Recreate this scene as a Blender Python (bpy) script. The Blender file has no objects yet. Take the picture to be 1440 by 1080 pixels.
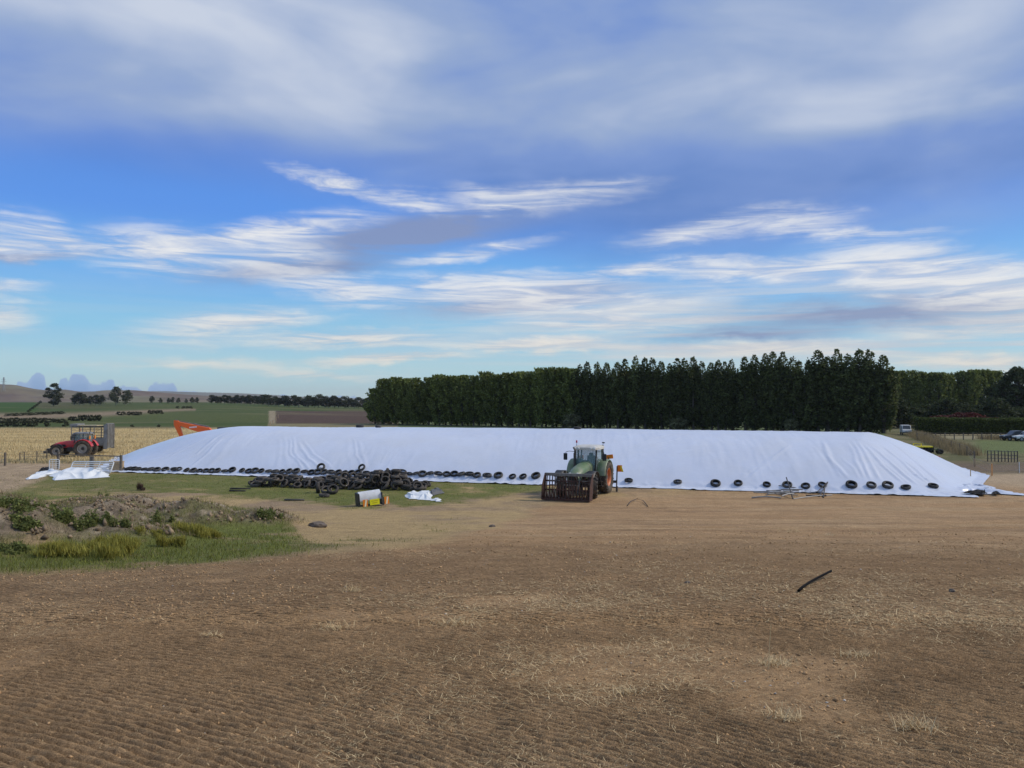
import bpy, math, random
import numpy as np
from mathutils import Vector, Matrix, Euler
R = math.radians
rng = np.random.default_rng(7)
random.seed(11)
scene = bpy.context.scene
COL = scene.collection

# ------------------------------------------------------------------ camera
F = 1081.0                                   # focal length in photo pixels (1440 wide)
CAM = np.array([0.0, 0.0, 6.0])
PITCH = math.atan(28 / F)
cd = bpy.data.cameras.new('camera'); cam = bpy.data.objects.new('camera', cd); COL.objects.link(cam)
cam.location = CAM; cam.rotation_euler = (R(90) + PITCH, 0, 0)
cd.sensor_width = 36; cd.lens = 36 * F / 1440; cd.clip_start = 0.1; cd.clip_end = 40000
scene.camera = cam

# ------------------------------------------------------------------ light and sky
SUN_AZ, SUN_EL = R(84), R(41)
world = bpy.data.worlds.new('World'); scene.world = world; world.use_nodes = True
sd = bpy.data.lights.new('sun', 'SUN'); sun = bpy.data.objects.new('sun', sd); COL.objects.link(sun)
sd.energy = 2.5; sd.angle = R(10); sd.color = (1.0, 0.91, 0.78)
to_sun = Vector((math.sin(SUN_AZ) * math.cos(SUN_EL), math.cos(SUN_AZ) * math.cos(SUN_EL), math.sin(SUN_EL)))
sun.rotation_euler = to_sun.to_track_quat('Z', 'Y').to_euler()
sun.location = (60, -10, 60)
vs = scene.view_settings
vs.view_transform = 'Standard'; vs.look = 'None'; vs.gamma = 1; vs.use_curve_mapping = False
vs.exposure = 0.0

def srgb(r, g, b):
    f = lambda c: (c / 255 / 12.92) if c / 255 <= 0.04045 else ((c / 255 + 0.055) / 1.055) ** 2.4
    return (f(r), f(g), f(b))

def build_world():
    nt = world.node_tree; nt.nodes.clear(); L = nt.links
    out = nt.nodes.new('ShaderNodeOutputWorld'); bg = nt.nodes.new('ShaderNodeBackground')
    STR = 0.10
    bg.inputs['Strength'].default_value = STR
    L.new(bg.outputs[0], out.inputs['Surface'])
    def put(sock, v):
        if isinstance(v, bpy.types.NodeSocket): L.new(v, sock)
        else: sock.default_value = v
    def M(op, a, b=None, c=None, clamp=False):
        n = nt.nodes.new('ShaderNodeMath'); n.operation = op; n.use_clamp = clamp
        put(n.inputs[0], a)
        if b is not None: put(n.inputs[1], b)
        if c is not None: put(n.inputs[2], c)
        return n.outputs[0]
    def ss(x, a, b, lo=0.0, hi=1.0):
        n = nt.nodes.new('ShaderNodeMapRange'); n.interpolation_type = 'SMOOTHSTEP'
        put(n.inputs['Value'], x); n.inputs['From Min'].default_value = a; n.inputs['From Max'].default_value = b
        n.inputs['To Min'].default_value = lo; n.inputs['To Max'].default_value = hi
        return n.outputs['Result']
    def xyz(x, y, z):
        n = nt.nodes.new('ShaderNodeCombineXYZ'); put(n.inputs[0], x); put(n.inputs[1], y); put(n.inputs[2], z); return n.outputs[0]
    def noise(vec, scale, detail=5, rough=0.55, dist=0.0):
        n = nt.nodes.new('ShaderNodeTexNoise'); L.new(vec, n.inputs['Vector'])
        n.inputs['Scale'].default_value = scale; n.inputs['Detail'].default_value = detail
        n.inputs['Roughness'].default_value = rough; n.inputs['Distortion'].default_value = dist
        return n.outputs['Fac']
    def mix(f, a, b):
        n = nt.nodes.new('ShaderNodeMix'); n.data_type = 'RGBA'; put(n.inputs['Factor'], f)
        for k, v in ((6, a), (7, b)):
            if isinstance(v, bpy.types.NodeSocket): L.new(v, n.inputs[k])
            else: n.inputs[k].default_value = (*v, 1)
        return n.outputs[2]
    def rad(r, g, b, k=1.0):                           # a displayed colour as sky radiance
        return tuple(c / STR * k for c in srgb(r, g, b))
    tc = nt.nodes.new('ShaderNodeTexCoord')
    sp = nt.nodes.new('ShaderNodeSeparateXYZ'); L.new(tc.outputs['Generated'], sp.inputs[0])
    x, y, z = sp.outputs
    az = M('MULTIPLY', M('ARCTAN2', x, y), 180 / math.pi)
    el = M('MULTIPLY', M('ARCSINE', z), 180 / math.pi)
    sky = nt.nodes.new('ShaderNodeTexSky'); sky.sky_type = 'NISHITA'; sky.sun_disc = False
    sky.sun_elevation = SUN_EL; sky.sun_rotation = SUN_AZ; sky.altitude = 50; sky.air_density = 1.3; sky.dust_density = 0.6; sky.ozone_density = 2.5
    # clear sky: the physical sky, pulled towards the colours of the clear bands
    ramp = nt.nodes.new('ShaderNodeValToRGB'); L.new(M('DIVIDE', el, 30.0, clamp=True), ramp.inputs[0])
    cr = ramp.color_ramp; cr.interpolation = 'EASE'
    stops = [(0.0, (190, 212, 216)), (0.08, (172, 214, 230)), (0.17, (134, 200, 238)), (0.30, (108, 178, 244)), (0.45, (84, 148, 240)), (0.62, (78, 132, 228)), (1.0, (72, 120, 210))]
    for i, (p, c) in enumerate(stops):
        e = cr.elements[i] if i < 2 else cr.elements.new(p)
        e.position = p; e.color = (*rad(*c), 1)
    clear = mix(0.82, sky.outputs[0], ramp.outputs[0])
    # ---- high grey deck
    dv = xyz(M('MULTIPLY', x, 1.0), M('MULTIPLY', y, 1.0), M('MULTIPLY', z, 3.2))
    n1 = noise(dv, 2.2, 4, 0.5)
    n2 = noise(xyz(M('ADD', x, 3.1), y, M('MULTIPLY', z, 3.6)), 3.0, 4, 0.48, 0.5)
    n3 = noise(xyz(M('ADD', x, 7.7), y, M('MULTIPLY', z, 2.0)), 6.5, 4, 0.5, 0.4)
    elw = M('ADD', el, M('MULTIPLY', M('SUBTRACT', n1, 0.5), 8.0))
    elw = M('ADD', elw, ss(az, -12, 12, 0.0, 5.0))
    deck = ss(elw, 12.6, 20.5, 0.0, 0.97)
    shade = M('ADD', M('MULTIPLY', M('SUBTRACT', n2, 0.5), 1.25), ss(el, 13.5, 24.0, 0.20, 0.62))
    shade = M('ADD', shade, M('MULTIPLY', M('SUBTRACT', n3, 0.5), 0.55))
    def blob(azc, elc, wa, we, k):
        a = M('POWER', M('DIVIDE', M('SUBTRACT', az, azc), wa), 2.0); e = M('POWER', M('DIVIDE', M('SUBTRACT', el, elc), we), 2.0)
        return M('MULTIPLY', M('EXPONENT', M('MULTIPLY', M('ADD', a, e), -1.0)), k)
    for b in ((-10.5, 23.8, 4.0, 2.6, 0.30), (25, 19.0, 8.0, 1.5, 0.26), (31, 24.5, 5, 3.5, 0.30), (-24, 26, 7, 3, 0.22), (-22, 17.5, 12, 2.0, -0.22), (8, 17.2, 11, 1.8, -0.20), (26, 14.8, 12, 1.6, -0.20)):
        shade = M('ADD', shade, blob(*b))
    dr = nt.nodes.new('ShaderNodeValToRGB'); L.new(M('MAXIMUM', M('MINIMUM', shade, 1.0), 0.0), dr.inputs[0])
    c2 = dr.color_ramp
    for i, (p, c) in enumerate([(0.0, (100, 135, 198)), (0.3, (124, 152, 208)), (0.6, (153, 173, 209)), (1.0, (202, 211, 227))]):
        e = c2.elements[i] if i < 2 else c2.elements.new(p)
        e.position = p; e.color = (*rad(*c), 1)
    col = mix(deck, clear, dr.outputs[0])
    # ---- pale veil low down on the right
    veiln = noise(xyz(x, y, M('MULTIPLY', z, 20.0)), 3.6, 6, 0.58, 0.3)
    def px_dir(px, py):
        d = np.array([(px - 720) / F, (540 - py) / F, 1.0])
        c_, s_ = math.cos(PITCH), math.sin(PITCH)
        v = np.array([d[0], d[2] * c_ - d[1] * s_, d[2] * s_ + d[1] * c_]); v /= np.linalg.norm(v)
        return math.degrees(math.atan2(v[0], v[1])), math.degrees(math.asin(v[2]))
    veil = M('MULTIPLY', ss(az, -14, 14, 0.12, 1.0), M('MULTIPLY', ss(el, 1.0, 4.0), ss(el, 10.5, 6.0)))
    veil = M('MULTIPLY', veil, ss(veiln, 0.36, 0.62, 0.10, 0.85))
    warm = mix(noise(xyz(x, y, M('MULTIPLY', z, 22.0)), 4.0, 4), rad(176, 188, 208), rad(238, 232, 222))
    col = mix(veil, col, warm)
    # ---- wisps
    w1 = M('SUBTRACT', noise(xyz(x, y, M('MULTIPLY', z, 3.0)), 7.0, 5, 0.6), 0.5)
    w2 = noise(xyz(M('ADD', x, 1.3), y, M('MULTIPLY', z, 10.0)), 8.0, 7, 0.62, 0.8)
    w3 = M('SUBTRACT', noise(xyz(M('ADD', x, 5.3), y, M('MULTIPLY', z, 2.0)), 26.0, 4, 0.6), 0.5)
    total = None
    warpv = xyz(M('ADD', az, M('ADD', M('MULTIPLY', w1, 4.0), M('MULTIPLY', w3, 1.2))), M('ADD', el, M('ADD', M('MULTIPLY', w1, 2.0), M('MULTIPLY', w3, 0.9))), 0.0)
    def streak(x0, y0, x1, y1, hw, acc, st):
        """a soft spindle of cloud between two directions"""
        a0, e0 = px_dir(x0, y0); a1, e1 = px_dir(x1, y1)
        mp = nt.nodes.new('ShaderNodeMapping'); mp.vector_type = 'TEXTURE'; L.new(warpv, mp.inputs['Vector'])
        mp.inputs['Location'].default_value = ((a0 + a1) / 2, (e0 + e1) / 2, 0)
        mp.inputs['Rotation'].default_value = (0, 0, math.atan2(e1 - e0, a1 - a0))
        mp.inputs['Scale'].default_value = (math.hypot(a1 - a0, e1 - e0) * 0.80, math.degrees(hw / F) * 1.75, 1)
        gr = nt.nodes.new('ShaderNodeTexGradient'); gr.gradient_type = 'QUADRATIC_SPHERE'; L.new(mp.outputs[0], gr.inputs['Vector'])
        return M('MULTIPLY', gr.outputs['Fac'], st * 2.5) if acc is None else M('MULTIPLY_ADD', gr.outputs['Fac'], st * 2.5, acc)
    streaks = [ # x0 y0 x1 y1 halfwidth strength (photo pixels)
        (-200, 300, 60, 318, 20, 0.7), (-120, 345, 130, 352, 13, 1.0), (20, 322, 120, 352, 16, 0.75), (120, 350, 330, 352, 28, 1.05), (200, 345, 520, 305, 15, 0.85), (300, 368, 470, 352, 22, 0.6),
        (402, 238, 560, 282, 10, 1.05), (540, 270, 640, 292, 12, 0.6), (650, 283, 900, 262, 16, 0.55), (640, 268, 760, 290, 14, 0.45),
        (380, 392, 560, 424, 18, 0.85), (520, 410, 860, 398, 20, 0.95), (560, 372, 760, 340, 9, 0.7), (640, 430, 1010, 416, 16, 0.6),
        (825, 390, 960, 370, 8, 1.05), (940, 375, 1240, 384, 15, 1.1), (1150, 364, 1400, 378, 24, 1.05), (1220, 392, 1620, 425, 26, 1.1),
        (880, 342, 1080, 308, 13, 0.55), (1040, 308, 1200, 312, 18, 0.6), (1100, 325, 1320, 326, 6, 0.45),
        (-100, 398, 40, 405, 8, 0.7), (-60, 450, 60, 440, 20, 0.55), (180, 470, 420, 445, 20, 0.5), (320, 482, 640, 472, 12, 0.8), (260, 450, 460, 450, 8, 0.5),
        (440, 507, 650, 501, 6, 0.95), (620, 486, 900, 484, 9, 0.9), (700, 455, 1000, 448, 14, 0.7), (900, 492, 1250, 488, 10, 0.65), (1230, 500, 1560, 524, 9, 0.7), (1250, 465, 1600, 455, 14, 0.7),
        (300, 520, 560, 528, 8, 0.35), (100, 510, 420, 516, 7, 0.3)]
    for (x0, y0, x1, y1, hw, st) in streaks: total = streak(x0, y0, x1, y1, hw, total, st)
    total = M('MULTIPLY', total, ss(w2, 0.30, 0.62, 0.15, 1.45))
    wm = M('MULTIPLY', M('SUBTRACT', 1.0, M('EXPONENT', M('MULTIPLY', total, -1.15))), 0.97)
    # grey undersides of the broader bands
    under = None
    for (x0, y0, x1, y1, hw, st) in [(380, 350, 760, 300, 24, 0.75), (260, 385, 560, 372, 16, 0.6), (560, 436, 900, 412, 14, 0.55), (640, 410, 900, 400, 10, 0.3), (1180, 408, 1500, 428, 12, 0.4), (-120, 362, 130, 362, 8, 0.5), (1000, 445, 1500, 432, 20, 0.5), (900, 470, 1200, 468, 14, 0.4)]:
        under = streak(x0, y0, x1, y1, hw, under, st)
    col = mix(M('MINIMUM', M('MULTIPLY', under, ss(w2, 0.2, 0.6, 0.5, 1.1)), 0.85), col, rad(136, 150, 186))
    col = mix(wm, col, mix(ss(w2, 0.36, 0.66), mix(ss(el, 2, 9), rad(206, 206, 206), rad(188, 200, 224)), mix(ss(el, 2, 9), rad(234, 228, 216), rad(238, 238, 238))))
    # ---- far cumulus bank standing on the horizon
    pts = [(-40, 556), (18, 556), (24, 541), (40, 538), (48, 529), (58, 527), (64, 533), (66, 545), (78, 546), (84, 530), (92, 527), (96, 533), (100, 527), (112, 526), (124, 533), (130, 540), (140, 536), (158, 536), (164, 545), (176, 541), (192, 543), (204, 550), (211, 541), (224, 539), (243, 540), (248, 548), (262, 552), (284, 551), (300, 552), (316, 556), (440, 558), (470, 556), (498, 560)]
    fc = nt.nodes.new('ShaderNodeFloatCurve'); A0, A1, EM = -38.0, -10.0, 3.0
    c = fc.mapping.curves[0]; first = True; conv = []
    for (px, py) in pts:
        a, e = px_dir(px, py); conv.append(((a - A0) / (A1 - A0), max(e, 0) / EM))
    c.points[0].location = (0, 0); c.points[1].location = (1, 0)
    for p in conv:
        q = c.points.new(*p); q.handle_type = 'AUTO_CLAMPED'
    fc.mapping.update()
    L.new(M('DIVIDE', M('SUBTRACT', az, A0), A1 - A0, clamp=True), fc.inputs['Value'])
    top = M('MULTIPLY', fc.outputs[0], EM)
    puff = M('SUBTRACT', noise(xyz(x, y, z), 62.0, 2, 0.5), 0.5)
    hgt = M('ADD', M('SUBTRACT', top, el), M('MULTIPLY', puff, 1.0))
    bank = M('MULTIPLY', ss(hgt, -0.06, 0.10), ss(top, 0.1, 0.3))
    bankc = mix(ss(hgt, 0.0, 0.9), rad(154, 180, 214), rad(136, 166, 206))
    col = mix(M('MULTIPLY', bank, 0.95), col, bankc)
    L.new(col, bg.inputs['Color'])
build_world()
world.cycles.sampling_method = 'MANUAL'; world.cycles.sample_map_resolution = 512

# ------------------------------------------------------------------ helpers
def vnoise(x, y, seed=0):
    xi = np.floor(x).astype(np.int64); yi = np.floor(y).astype(np.int64); xf = x - xi; yf = y - yi
    def h(i, j):
        n = (i * 374761393 + j * 668265263 + seed * 2147483647 + 1013904223) & 0xFFFFFFFF
        n = ((n ^ (n >> 13)) * 1274126177) & 0xFFFFFFFF
        n = n ^ (n >> 16)
        return (n & 0xFFFFFF) / float(0xFFFFFF)
    u = xf * xf * (3 - 2 * xf); v = yf * yf * (3 - 2 * yf)
    return (h(xi, yi) * (1 - u) + h(xi + 1, yi) * u) * (1 - v) + (h(xi, yi + 1) * (1 - u) + h(xi + 1, yi + 1) * u) * v
def fbm(x, y, oct=4, seed=0, gain=0.5):
    a, s, t = 1.0, 0.0, 0.0
    for o in range(oct):
        s = s + a * vnoise(x, y, seed + o * 17); t += a; a *= gain; x = x * 2.03 + 5.1; y = y * 2.03 + 9.7
    return s / t
def sstep(a, b, x):
    t = np.clip((x - a) / (b - a), 0, 1); return t * t * (3 - 2 * t)

CP, SP = math.cos(PITCH), math.sin(PITCH)
def to_px(x, y, z):
    dx, dy, dz = x - CAM[0], y - CAM[1], z - CAM[2]
    fwd = dy * CP + dz * SP; up = dz * CP - dy * SP
    fwd = np.maximum(fwd, 0.05)
    return 720 + F * dx / fwd, 540 - F * up / fwd
def ray(px, py):
    a, b = (px - 720) / F, (540 - py) / F
    return np.array([a, CP - b * SP, SP + b * CP])

MOUND = [(-13.8, 20.3, 2.7, 1.15), (-11.0, 21.2, 1.9, 0.62), (-17.5, 25.5, 3.0, 1.25), (-14.6, 27.0, 2.8, 1.0), (-11.9, 28.2, 2.4, 1.0), (-9.6, 28.6, 1.8, 0.72), (-17.0, 33.0, 3.2, 1.0), (-22.0, 28.0, 4.0, 1.2)]
def base_z(x, y):
    k = 0.25
    t = (43.0 - y) * 0.1 / k
    z = k * np.logaddexp(0, t)
    z = np.where(y < -5, 0.1 * 48 + 0 * y, z)
    # rising country far behind, higher towards the left
    pxa = 720 + F * x / np.maximum(y, 1.0)
    fac = np.interp(pxa, [-900, 300, 420, 540, 700, 1500], [1, 1, 0.6, 0.34, 0.25, 0.25])
    z = z + fac * np.interp(y, [0, 210, 260, 400, 520, 650, 900, 1300, 6000], [0, 0, 0.3, 2.0, 4.3, 6.5, 8.0, 5, 0])
    return z
def mound_z(x, y):
    m = 0
    for (cx, cy, s, h) in MOUND:
        m = np.maximum(m, h * np.exp(-(((x - cx) ** 2 + (y - cy) ** 2) / (s * s)) ** 1.25))
    return m
def gz(x, y):
    x = np.asarray(x, float); y = np.asarray(y, float)
    m = mound_z(x, y)
    z = base_z(x, y) + m * (0.72 + 0.55 * fbm(x * 0.8, y * 0.8, 4, 5))
    z = z + 0.10 * (fbm(x * 0.25, y * 0.25, 3, 2) - 0.5) * sstep(2, 8, y) * sstep(60, 44, y)
    return z
TS = np.concatenate([np.arange(2, 60, 0.1), np.exp(np.arange(math.log(60), math.log(6000), 0.004))])
def P(px, py):
    """the ground point under a photo pixel"""
    d = ray(px, py); pts = CAM + d * TS[:, None]
    below = pts[:, 2] < gz(pts[:, 0], pts[:, 1])
    i = int(np.argmax(below)) if below.any() else len(TS) - 1
    f = np.linspace(TS[max(i - 1, 0)], TS[i], 24); pts = CAM + d * f[:, None]
    below = pts[:, 2] < gz(pts[:, 0], pts[:, 1]); k = int(np.argmax(below)) if below.any() else 23
    p = pts[k]
    return Vector((p[0], p[1], float(gz(p[0], p[1]))))

def tag(o, label=None, cat=None, group=None, kind=None):
    if label: o['label'] = label
    if cat: o['category'] = cat
    if group: o['group'] = group
    if kind: o['kind'] = kind
    return o
def empty(name, loc, rz=0.0, label=None, cat=None, group=None):
    o = bpy.data.objects.new(name, None); COL.objects.link(o)
    o.location = loc; o.rotation_euler = (0, 0, rz); o.empty_display_size = 0.3
    return tag(o, label, cat, group)
def link(name, me, parent=None, mat=None):
    o = bpy.data.objects.new(name, me); COL.objects.link(o)
    if mat and not me.materials: me.materials.append(mat)
    if parent: o.parent = parent
    return o
def copy_tree(o, parent=None):
    c = o.copy(); COL.objects.link(c); c.parent = parent
    for ch in list(o.children): copy_tree(ch, c)
    return c
def np_mesh(name, verts, quads, smooth=False):
    me = bpy.data.meshes.new(name); n = len(quads); k = quads.shape[1]
    me.vertices.add(len(verts)); me.vertices.foreach_set('co', np.asarray(verts, np.float32).ravel())
    me.loops.add(n * k); me.loops.foreach_set('vertex_index', np.asarray(quads, np.int32).ravel())
    me.polygons.add(n); me.polygons.foreach_set('loop_start', np.arange(0, n * k, k, dtype=np.int32))
    me.update(calc_edges=True)
    if smooth: me.polygons.foreach_set('use_smooth', np.ones(n, bool))
    me.validate()
    return me
class MB:
    def __init__(s): s.v = []; s.f = []; s.sm = []
    def add(s, vs_, fs, smooth=False):
        b = len(s.v); s.v += [tuple(v) for v in vs_]
        for f in fs: s.f.append(tuple(b + i for i in f)); s.sm.append(smooth)
        return s
    def box(s, c, d, rot=None):
        x, y, z = d[0] / 2, d[1] / 2, d[2] / 2
        vs_ = [Vector((a * x, b * y, e * z)) for a in (-1, 1) for b in (-1, 1) for e in (-1, 1)]
        if rot is not None:
            m = Euler(rot).to_matrix(); vs_ = [m @ v for v in vs_]
        vs_ = [v + Vector(c) for v in vs_]
        return s.add(vs_, [(0, 1, 3, 2), (4, 6, 7, 5), (0, 4, 5, 1), (2, 3, 7, 6), (0, 2, 6, 4), (1, 5, 7, 3)])
    def bar(s, a, b, w, h=None):
        h = h or w; a, b = Vector(a), Vector(b); d = b - a; q = d.to_track_quat('X', 'Z')
        vs_ = [q @ Vector((e * d.length, i * w / 2, j * h / 2)) + a for e in (0, 1) for i in (-1, 1) for j in (-1, 1)]
        return s.add(vs_, [(0, 1, 3, 2), (4, 6, 7, 5), (0, 4, 5, 1), (2, 3, 7, 6), (0, 2, 6, 4), (1, 5, 7, 3)])
    def tube(s, pts, r, n=8, cap=True):
        pts = [Vector(p) for p in pts]; rs = r if isinstance(r, (list, tuple)) else [r] * len(pts); rings = []
        prev = None
        for i, p in enumerate(pts):
            t = (pts[min(i + 1, len(pts) - 1)] - pts[max(i - 1, 0)]).normalized()
            ref = Vector((0, 0, 1)) if abs(t.z) < 0.9 else Vector((1, 0, 0))
            if prev is None: a = t.cross(ref).normalized()
            else: a = (prev - t * prev.dot(t)).normalized()
            prev = a; b = t.cross(a)
            rings.append([p + (a * math.cos(2 * math.pi * k / n) + b * math.sin(2 * math.pi * k / n)) * rs[i] for k in range(n)])
        vs_ = [v for rg in rings for v in rg]; fs = []
        for i in range(len(pts) - 1):
            for k in range(n): fs.append((i * n + k, i * n + (k + 1) % n, (i + 1) * n + (k + 1) % n, (i + 1) * n + k))
        s.add(vs_, fs, True)
        if cap: s.add(rings[0], [tuple(range(n))[::-1]]); s.add(rings[-1], [tuple(range(n))])
        return s
    def lathe(s, prof, n=20, axis='Y', c=(0, 0, 0), closed=True):
        """prof: (radius, offset along the axis)"""
        c = Vector(c); vs_ = []; m = len(prof)
        for k in range(n):
            a = 2 * math.pi * k / n
            for (r, o) in prof:
                p = {'Y': (r * math.cos(a), o, r * math.sin(a)), 'Z': (r * math.cos(a), r * math.sin(a), o), 'X': (o, r * math.cos(a), r * math.sin(a))}[axis]
                vs_.append(Vector(p) + c)
        fs = []
        for k in range(n):
            for i in range(m if closed else m - 1):
                j = (i + 1) % m
                fs.append((k * m + i, k * m + j, ((k + 1) % n) * m + j, ((k + 1) % n) * m + i))
        return s.add(vs_, fs, True)
    def loft(s, secs, smooth=True):
        n = len(secs[0]); vs_ = [v for c in secs for v in c]; fs = []
        for i in range(len(secs) - 1):
            for k in range(n): fs.append((i * n + k, i * n + (k + 1) % n, (i + 1) * n + (k + 1) % n, (i + 1) * n + k))
        s.add(vs_, fs, smooth); s.add(secs[0], [tuple(range(n))[::-1]]); s.add(secs[-1], [tuple(range(n))])
        return s
    def prism(s, poly, y0, y1):
        """poly in (x,z), extruded along y"""
        n = len(poly); a = [(p[0], y0, p[1]) for p in poly]; b = [(p[0], y1, p[1]) for p in poly]
        fs = [tuple(range(n))[::-1], tuple(range(n, 2 * n))] + [(k, (k + 1) % n, n + (k + 1) % n, n + k) for k in range(n)]
        return s.add(a + b, fs)
    def mesh(s, name):
        me = bpy.data.meshes.new(name); me.from_pydata(s.v, [], s.f)
        me.polygons.foreach_set('use_smooth', s.sm); me.update(); return me
    def build(s, name, mat, parent=None, bevel=0.0, loc=None):
        me = s.mesh(name)
        bm_fix(me)
        o = link(name, me, parent, mat)
        if loc is not None: o.location = loc
        if bevel:
            m = o.modifiers.new('bevel', 'BEVEL'); m.width = bevel; m.segments = 2; m.limit_method = 'ANGLE'; m.angle_limit = R(40)
        return o
import bmesh
def bm_fix(me):
    b = bmesh.new(); b.from_mesh(me); bmesh.ops.recalc_face_normals(b, faces=b.faces[:]); b.to_mesh(me); b.free()

# ------------------------------------------------------------------ materials
MATS = {}
def mat(name, col, rough=0.6, metal=0.0, var=0.0, scale=6.0, bump=0.0, bscale=30.0, dirt=None, dscale=2.0, damt=0.5, trans=0.0, alpha=1.0, coat=0.0, rand=0.0, island=0.0, spec=None, transl=0.0):
    if name in MATS: return MATS[name]
    m = bpy.data.materials.new(name); m.use_nodes = True; nt = m.node_tree; L = nt.links
    b = nt.nodes['Principled BSDF']; b.inputs['Roughness'].default_value = rough; b.inputs['Metallic'].default_value = metal
    if spec is not None: b.inputs['Specular IOR Level'].default_value = spec
    b.inputs['Base Color'].default_value = (*col, 1)
    if trans: b.inputs['Transmission Weight'].default_value = trans
    if alpha < 1: b.inputs['Alpha'].default_value = alpha
    if coat: b.inputs['Coat Weight'].default_value = coat
    tc = nt.nodes.new('ShaderNodeTexCoord'); cur = None
    def nz(sc, det=6):
        n = nt.nodes.new('ShaderNodeTexNoise'); n.inputs['Scale'].default_value = sc; n.inputs['Detail'].default_value = det; n.inputs['Roughness'].default_value = 0.6
        L.new(tc.outputs['Object'], n.inputs['Vector']); return n.outputs['Fac']
    def remap(s, a, b_, lo, hi):
        n = nt.nodes.new('ShaderNodeMapRange'); L.new(s, n.inputs['Value'])
        for k, v in (('From Min', a), ('From Max', b_), ('To Min', lo), ('To Max', hi)): n.inputs[k].default_value = v
        return n.outputs['Result']
    def scaled(cur, fac):
        n = nt.nodes.new('ShaderNodeVectorMath'); n.operation = 'SCALE'
        if cur is None: n.inputs[0].default_value = col
        else: L.new(cur, n.inputs[0])
        L.new(fac, n.inputs['Scale']); return n.outputs[0]
    if dirt:
        mx = nt.nodes.new('ShaderNodeMix'); mx.data_type = 'RGBA'
        mx.inputs[6].default_value = (*col, 1); mx.inputs[7].default_value = (*dirt, 1)
        L.new(remap(nz(dscale), 0.40, 0.66, 0, damt), mx.inputs['Factor']); cur = mx.outputs[2]
    if var: cur = scaled(cur, remap(nz(scale), 0.25, 0.75, 1 - var, 1 + var))
    if rand:
        oi = nt.nodes.new('ShaderNodeObjectInfo'); cur = scaled(cur, remap(oi.outputs['Random'], 0, 1, 1 - rand, 1 + rand))
    if island:
        g = nt.nodes.new('ShaderNodeNewGeometry'); cur = scaled(cur, remap(g.outputs['Random Per Island'], 0, 1, 1 - island, 1 + island))
    if cur is not None: L.new(cur, b.inputs['Base Color'])
    if bump:
        bn = nt.nodes.new('ShaderNodeBump'); bn.inputs['Strength'].default_value = bump; bn.inputs['Distance'].default_value = 0.05
        L.new(nz(bscale), bn.inputs['Height']); L.new(bn.outputs[0], b.inputs['Normal'])
    if transl:
        t = nt.nodes.new('ShaderNodeBsdfTranslucent'); t.inputs['Color'].default_value = (*col, 1)
        if cur is not None: L.new(cur, t.inputs['Color'])
        ms = nt.nodes.new('ShaderNodeMixShader'); ms.inputs[0].default_value = transl
        L.new(b.outputs[0], ms.inputs[1]); L.new(t.outputs[0], ms.inputs[2]); L.new(ms.outputs[0], nt.nodes['Material Output'].inputs['Surface'])
    MATS[name] = m; return m
# ------------------------------------------------------------------ ground (one sheet to the horizon)
def surf_weights(x, y, z):
    """what covers the ground at a point: dict of weights"""
    px, py = to_px(x, y, z)
    far = y > 6
    n = fbm(x * 0.35, y * 0.35, 4, 31); n2 = fbm(x * 1.3, y * 1.3, 4, 41); ns = fbm(x * 0.08, y * 0.08, 3, 51)
    pj = py + (n - 0.5) * 22 * sstep(600, 760, py) + (n2 - 0.5) * 10 * sstep(600, 760, py)
    W = {}
    # ploughed and rolled field: below its edge
    edge = np.interp(px, [-800, 0, 300, 440, 600, 700, 780, 900, 1440, 2400], [806, 803, 793, 780, 762, 736, 706, 692, 660, 640])
    W['soil'] = sstep(-6, 8, pj - edge)
    # green strip in front of the cover
    top = np.interp(px, [0, 160, 400, 700, 800, 900], [664, 664, 666, 674, 690, 694])
    bot = np.interp(px, [0, 60, 200, 330, 480, 620, 720, 860, 900], [700, 692, 694, 698, 713, 711, 694, 690, 692])
    g1 = sstep(-4, 3, pj - top) * sstep(4, -5, pj - bot) * (px < 930)
    # grass apron round the mound and along the field edge
    m = mound_z(x, y)
    apron_t = np.interp(px, [-300, 0, 200, 330, 410, 440], [690, 690, 700, 712, 735, 765])
    g2 = sstep(-4, 6, pj - apron_t) * sstep(8, -4, pj - edge + 3) * sstep(452, 400, px + (n - 0.5) * 60 + (n2 - .5) * 50)
    g3 = np.exp(-((py - edge + np.interp(px, [400, 640], [14, 14])) / 9.0) ** 2) * sstep(380, 450, px) * sstep(660, 600, px) * sstep(0.42, 0.6, n2 * 0.5 + n * 0.5)
    near = (y > 8) & (y < 75)
    g2 = g2 * sstep(.30, .52, n * .45 + n2 * .55 + .10 * sstep(760, 790, py))
    W['grass'] = np.clip(g1 * sstep(0.17, 0.40, n * 0.6 + n2 * 0.4) + g2 + 0.9 * g3, 0, 1) * near
    W['lush'] = np.clip(g2 * sstep(0.55, 0.15, m) + g1 * np.exp(-((pj - bot + 14) / 10.0) ** 2) * 0.6 * (px > 250), 0, 1) * near
    W['mound'] = sstep(0.14, 0.5, m + (n2 - 0.5) * 0.3)
    # stubble paddock and country to the left and behind
    W['stubble'] = sstep(596, 606, py) * sstep(656, 648, pj) * (y > 75) * sstep(560, 420, px)
    W['px'], W['py'], W['n'], W['n2'], W['ns'] = px, py, n, n2, ns
    return W
def mixc(c, w, new):
    w = np.clip(w, 0, 1)[..., None]; return c * (1 - w) + np.asarray(new) * w
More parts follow.
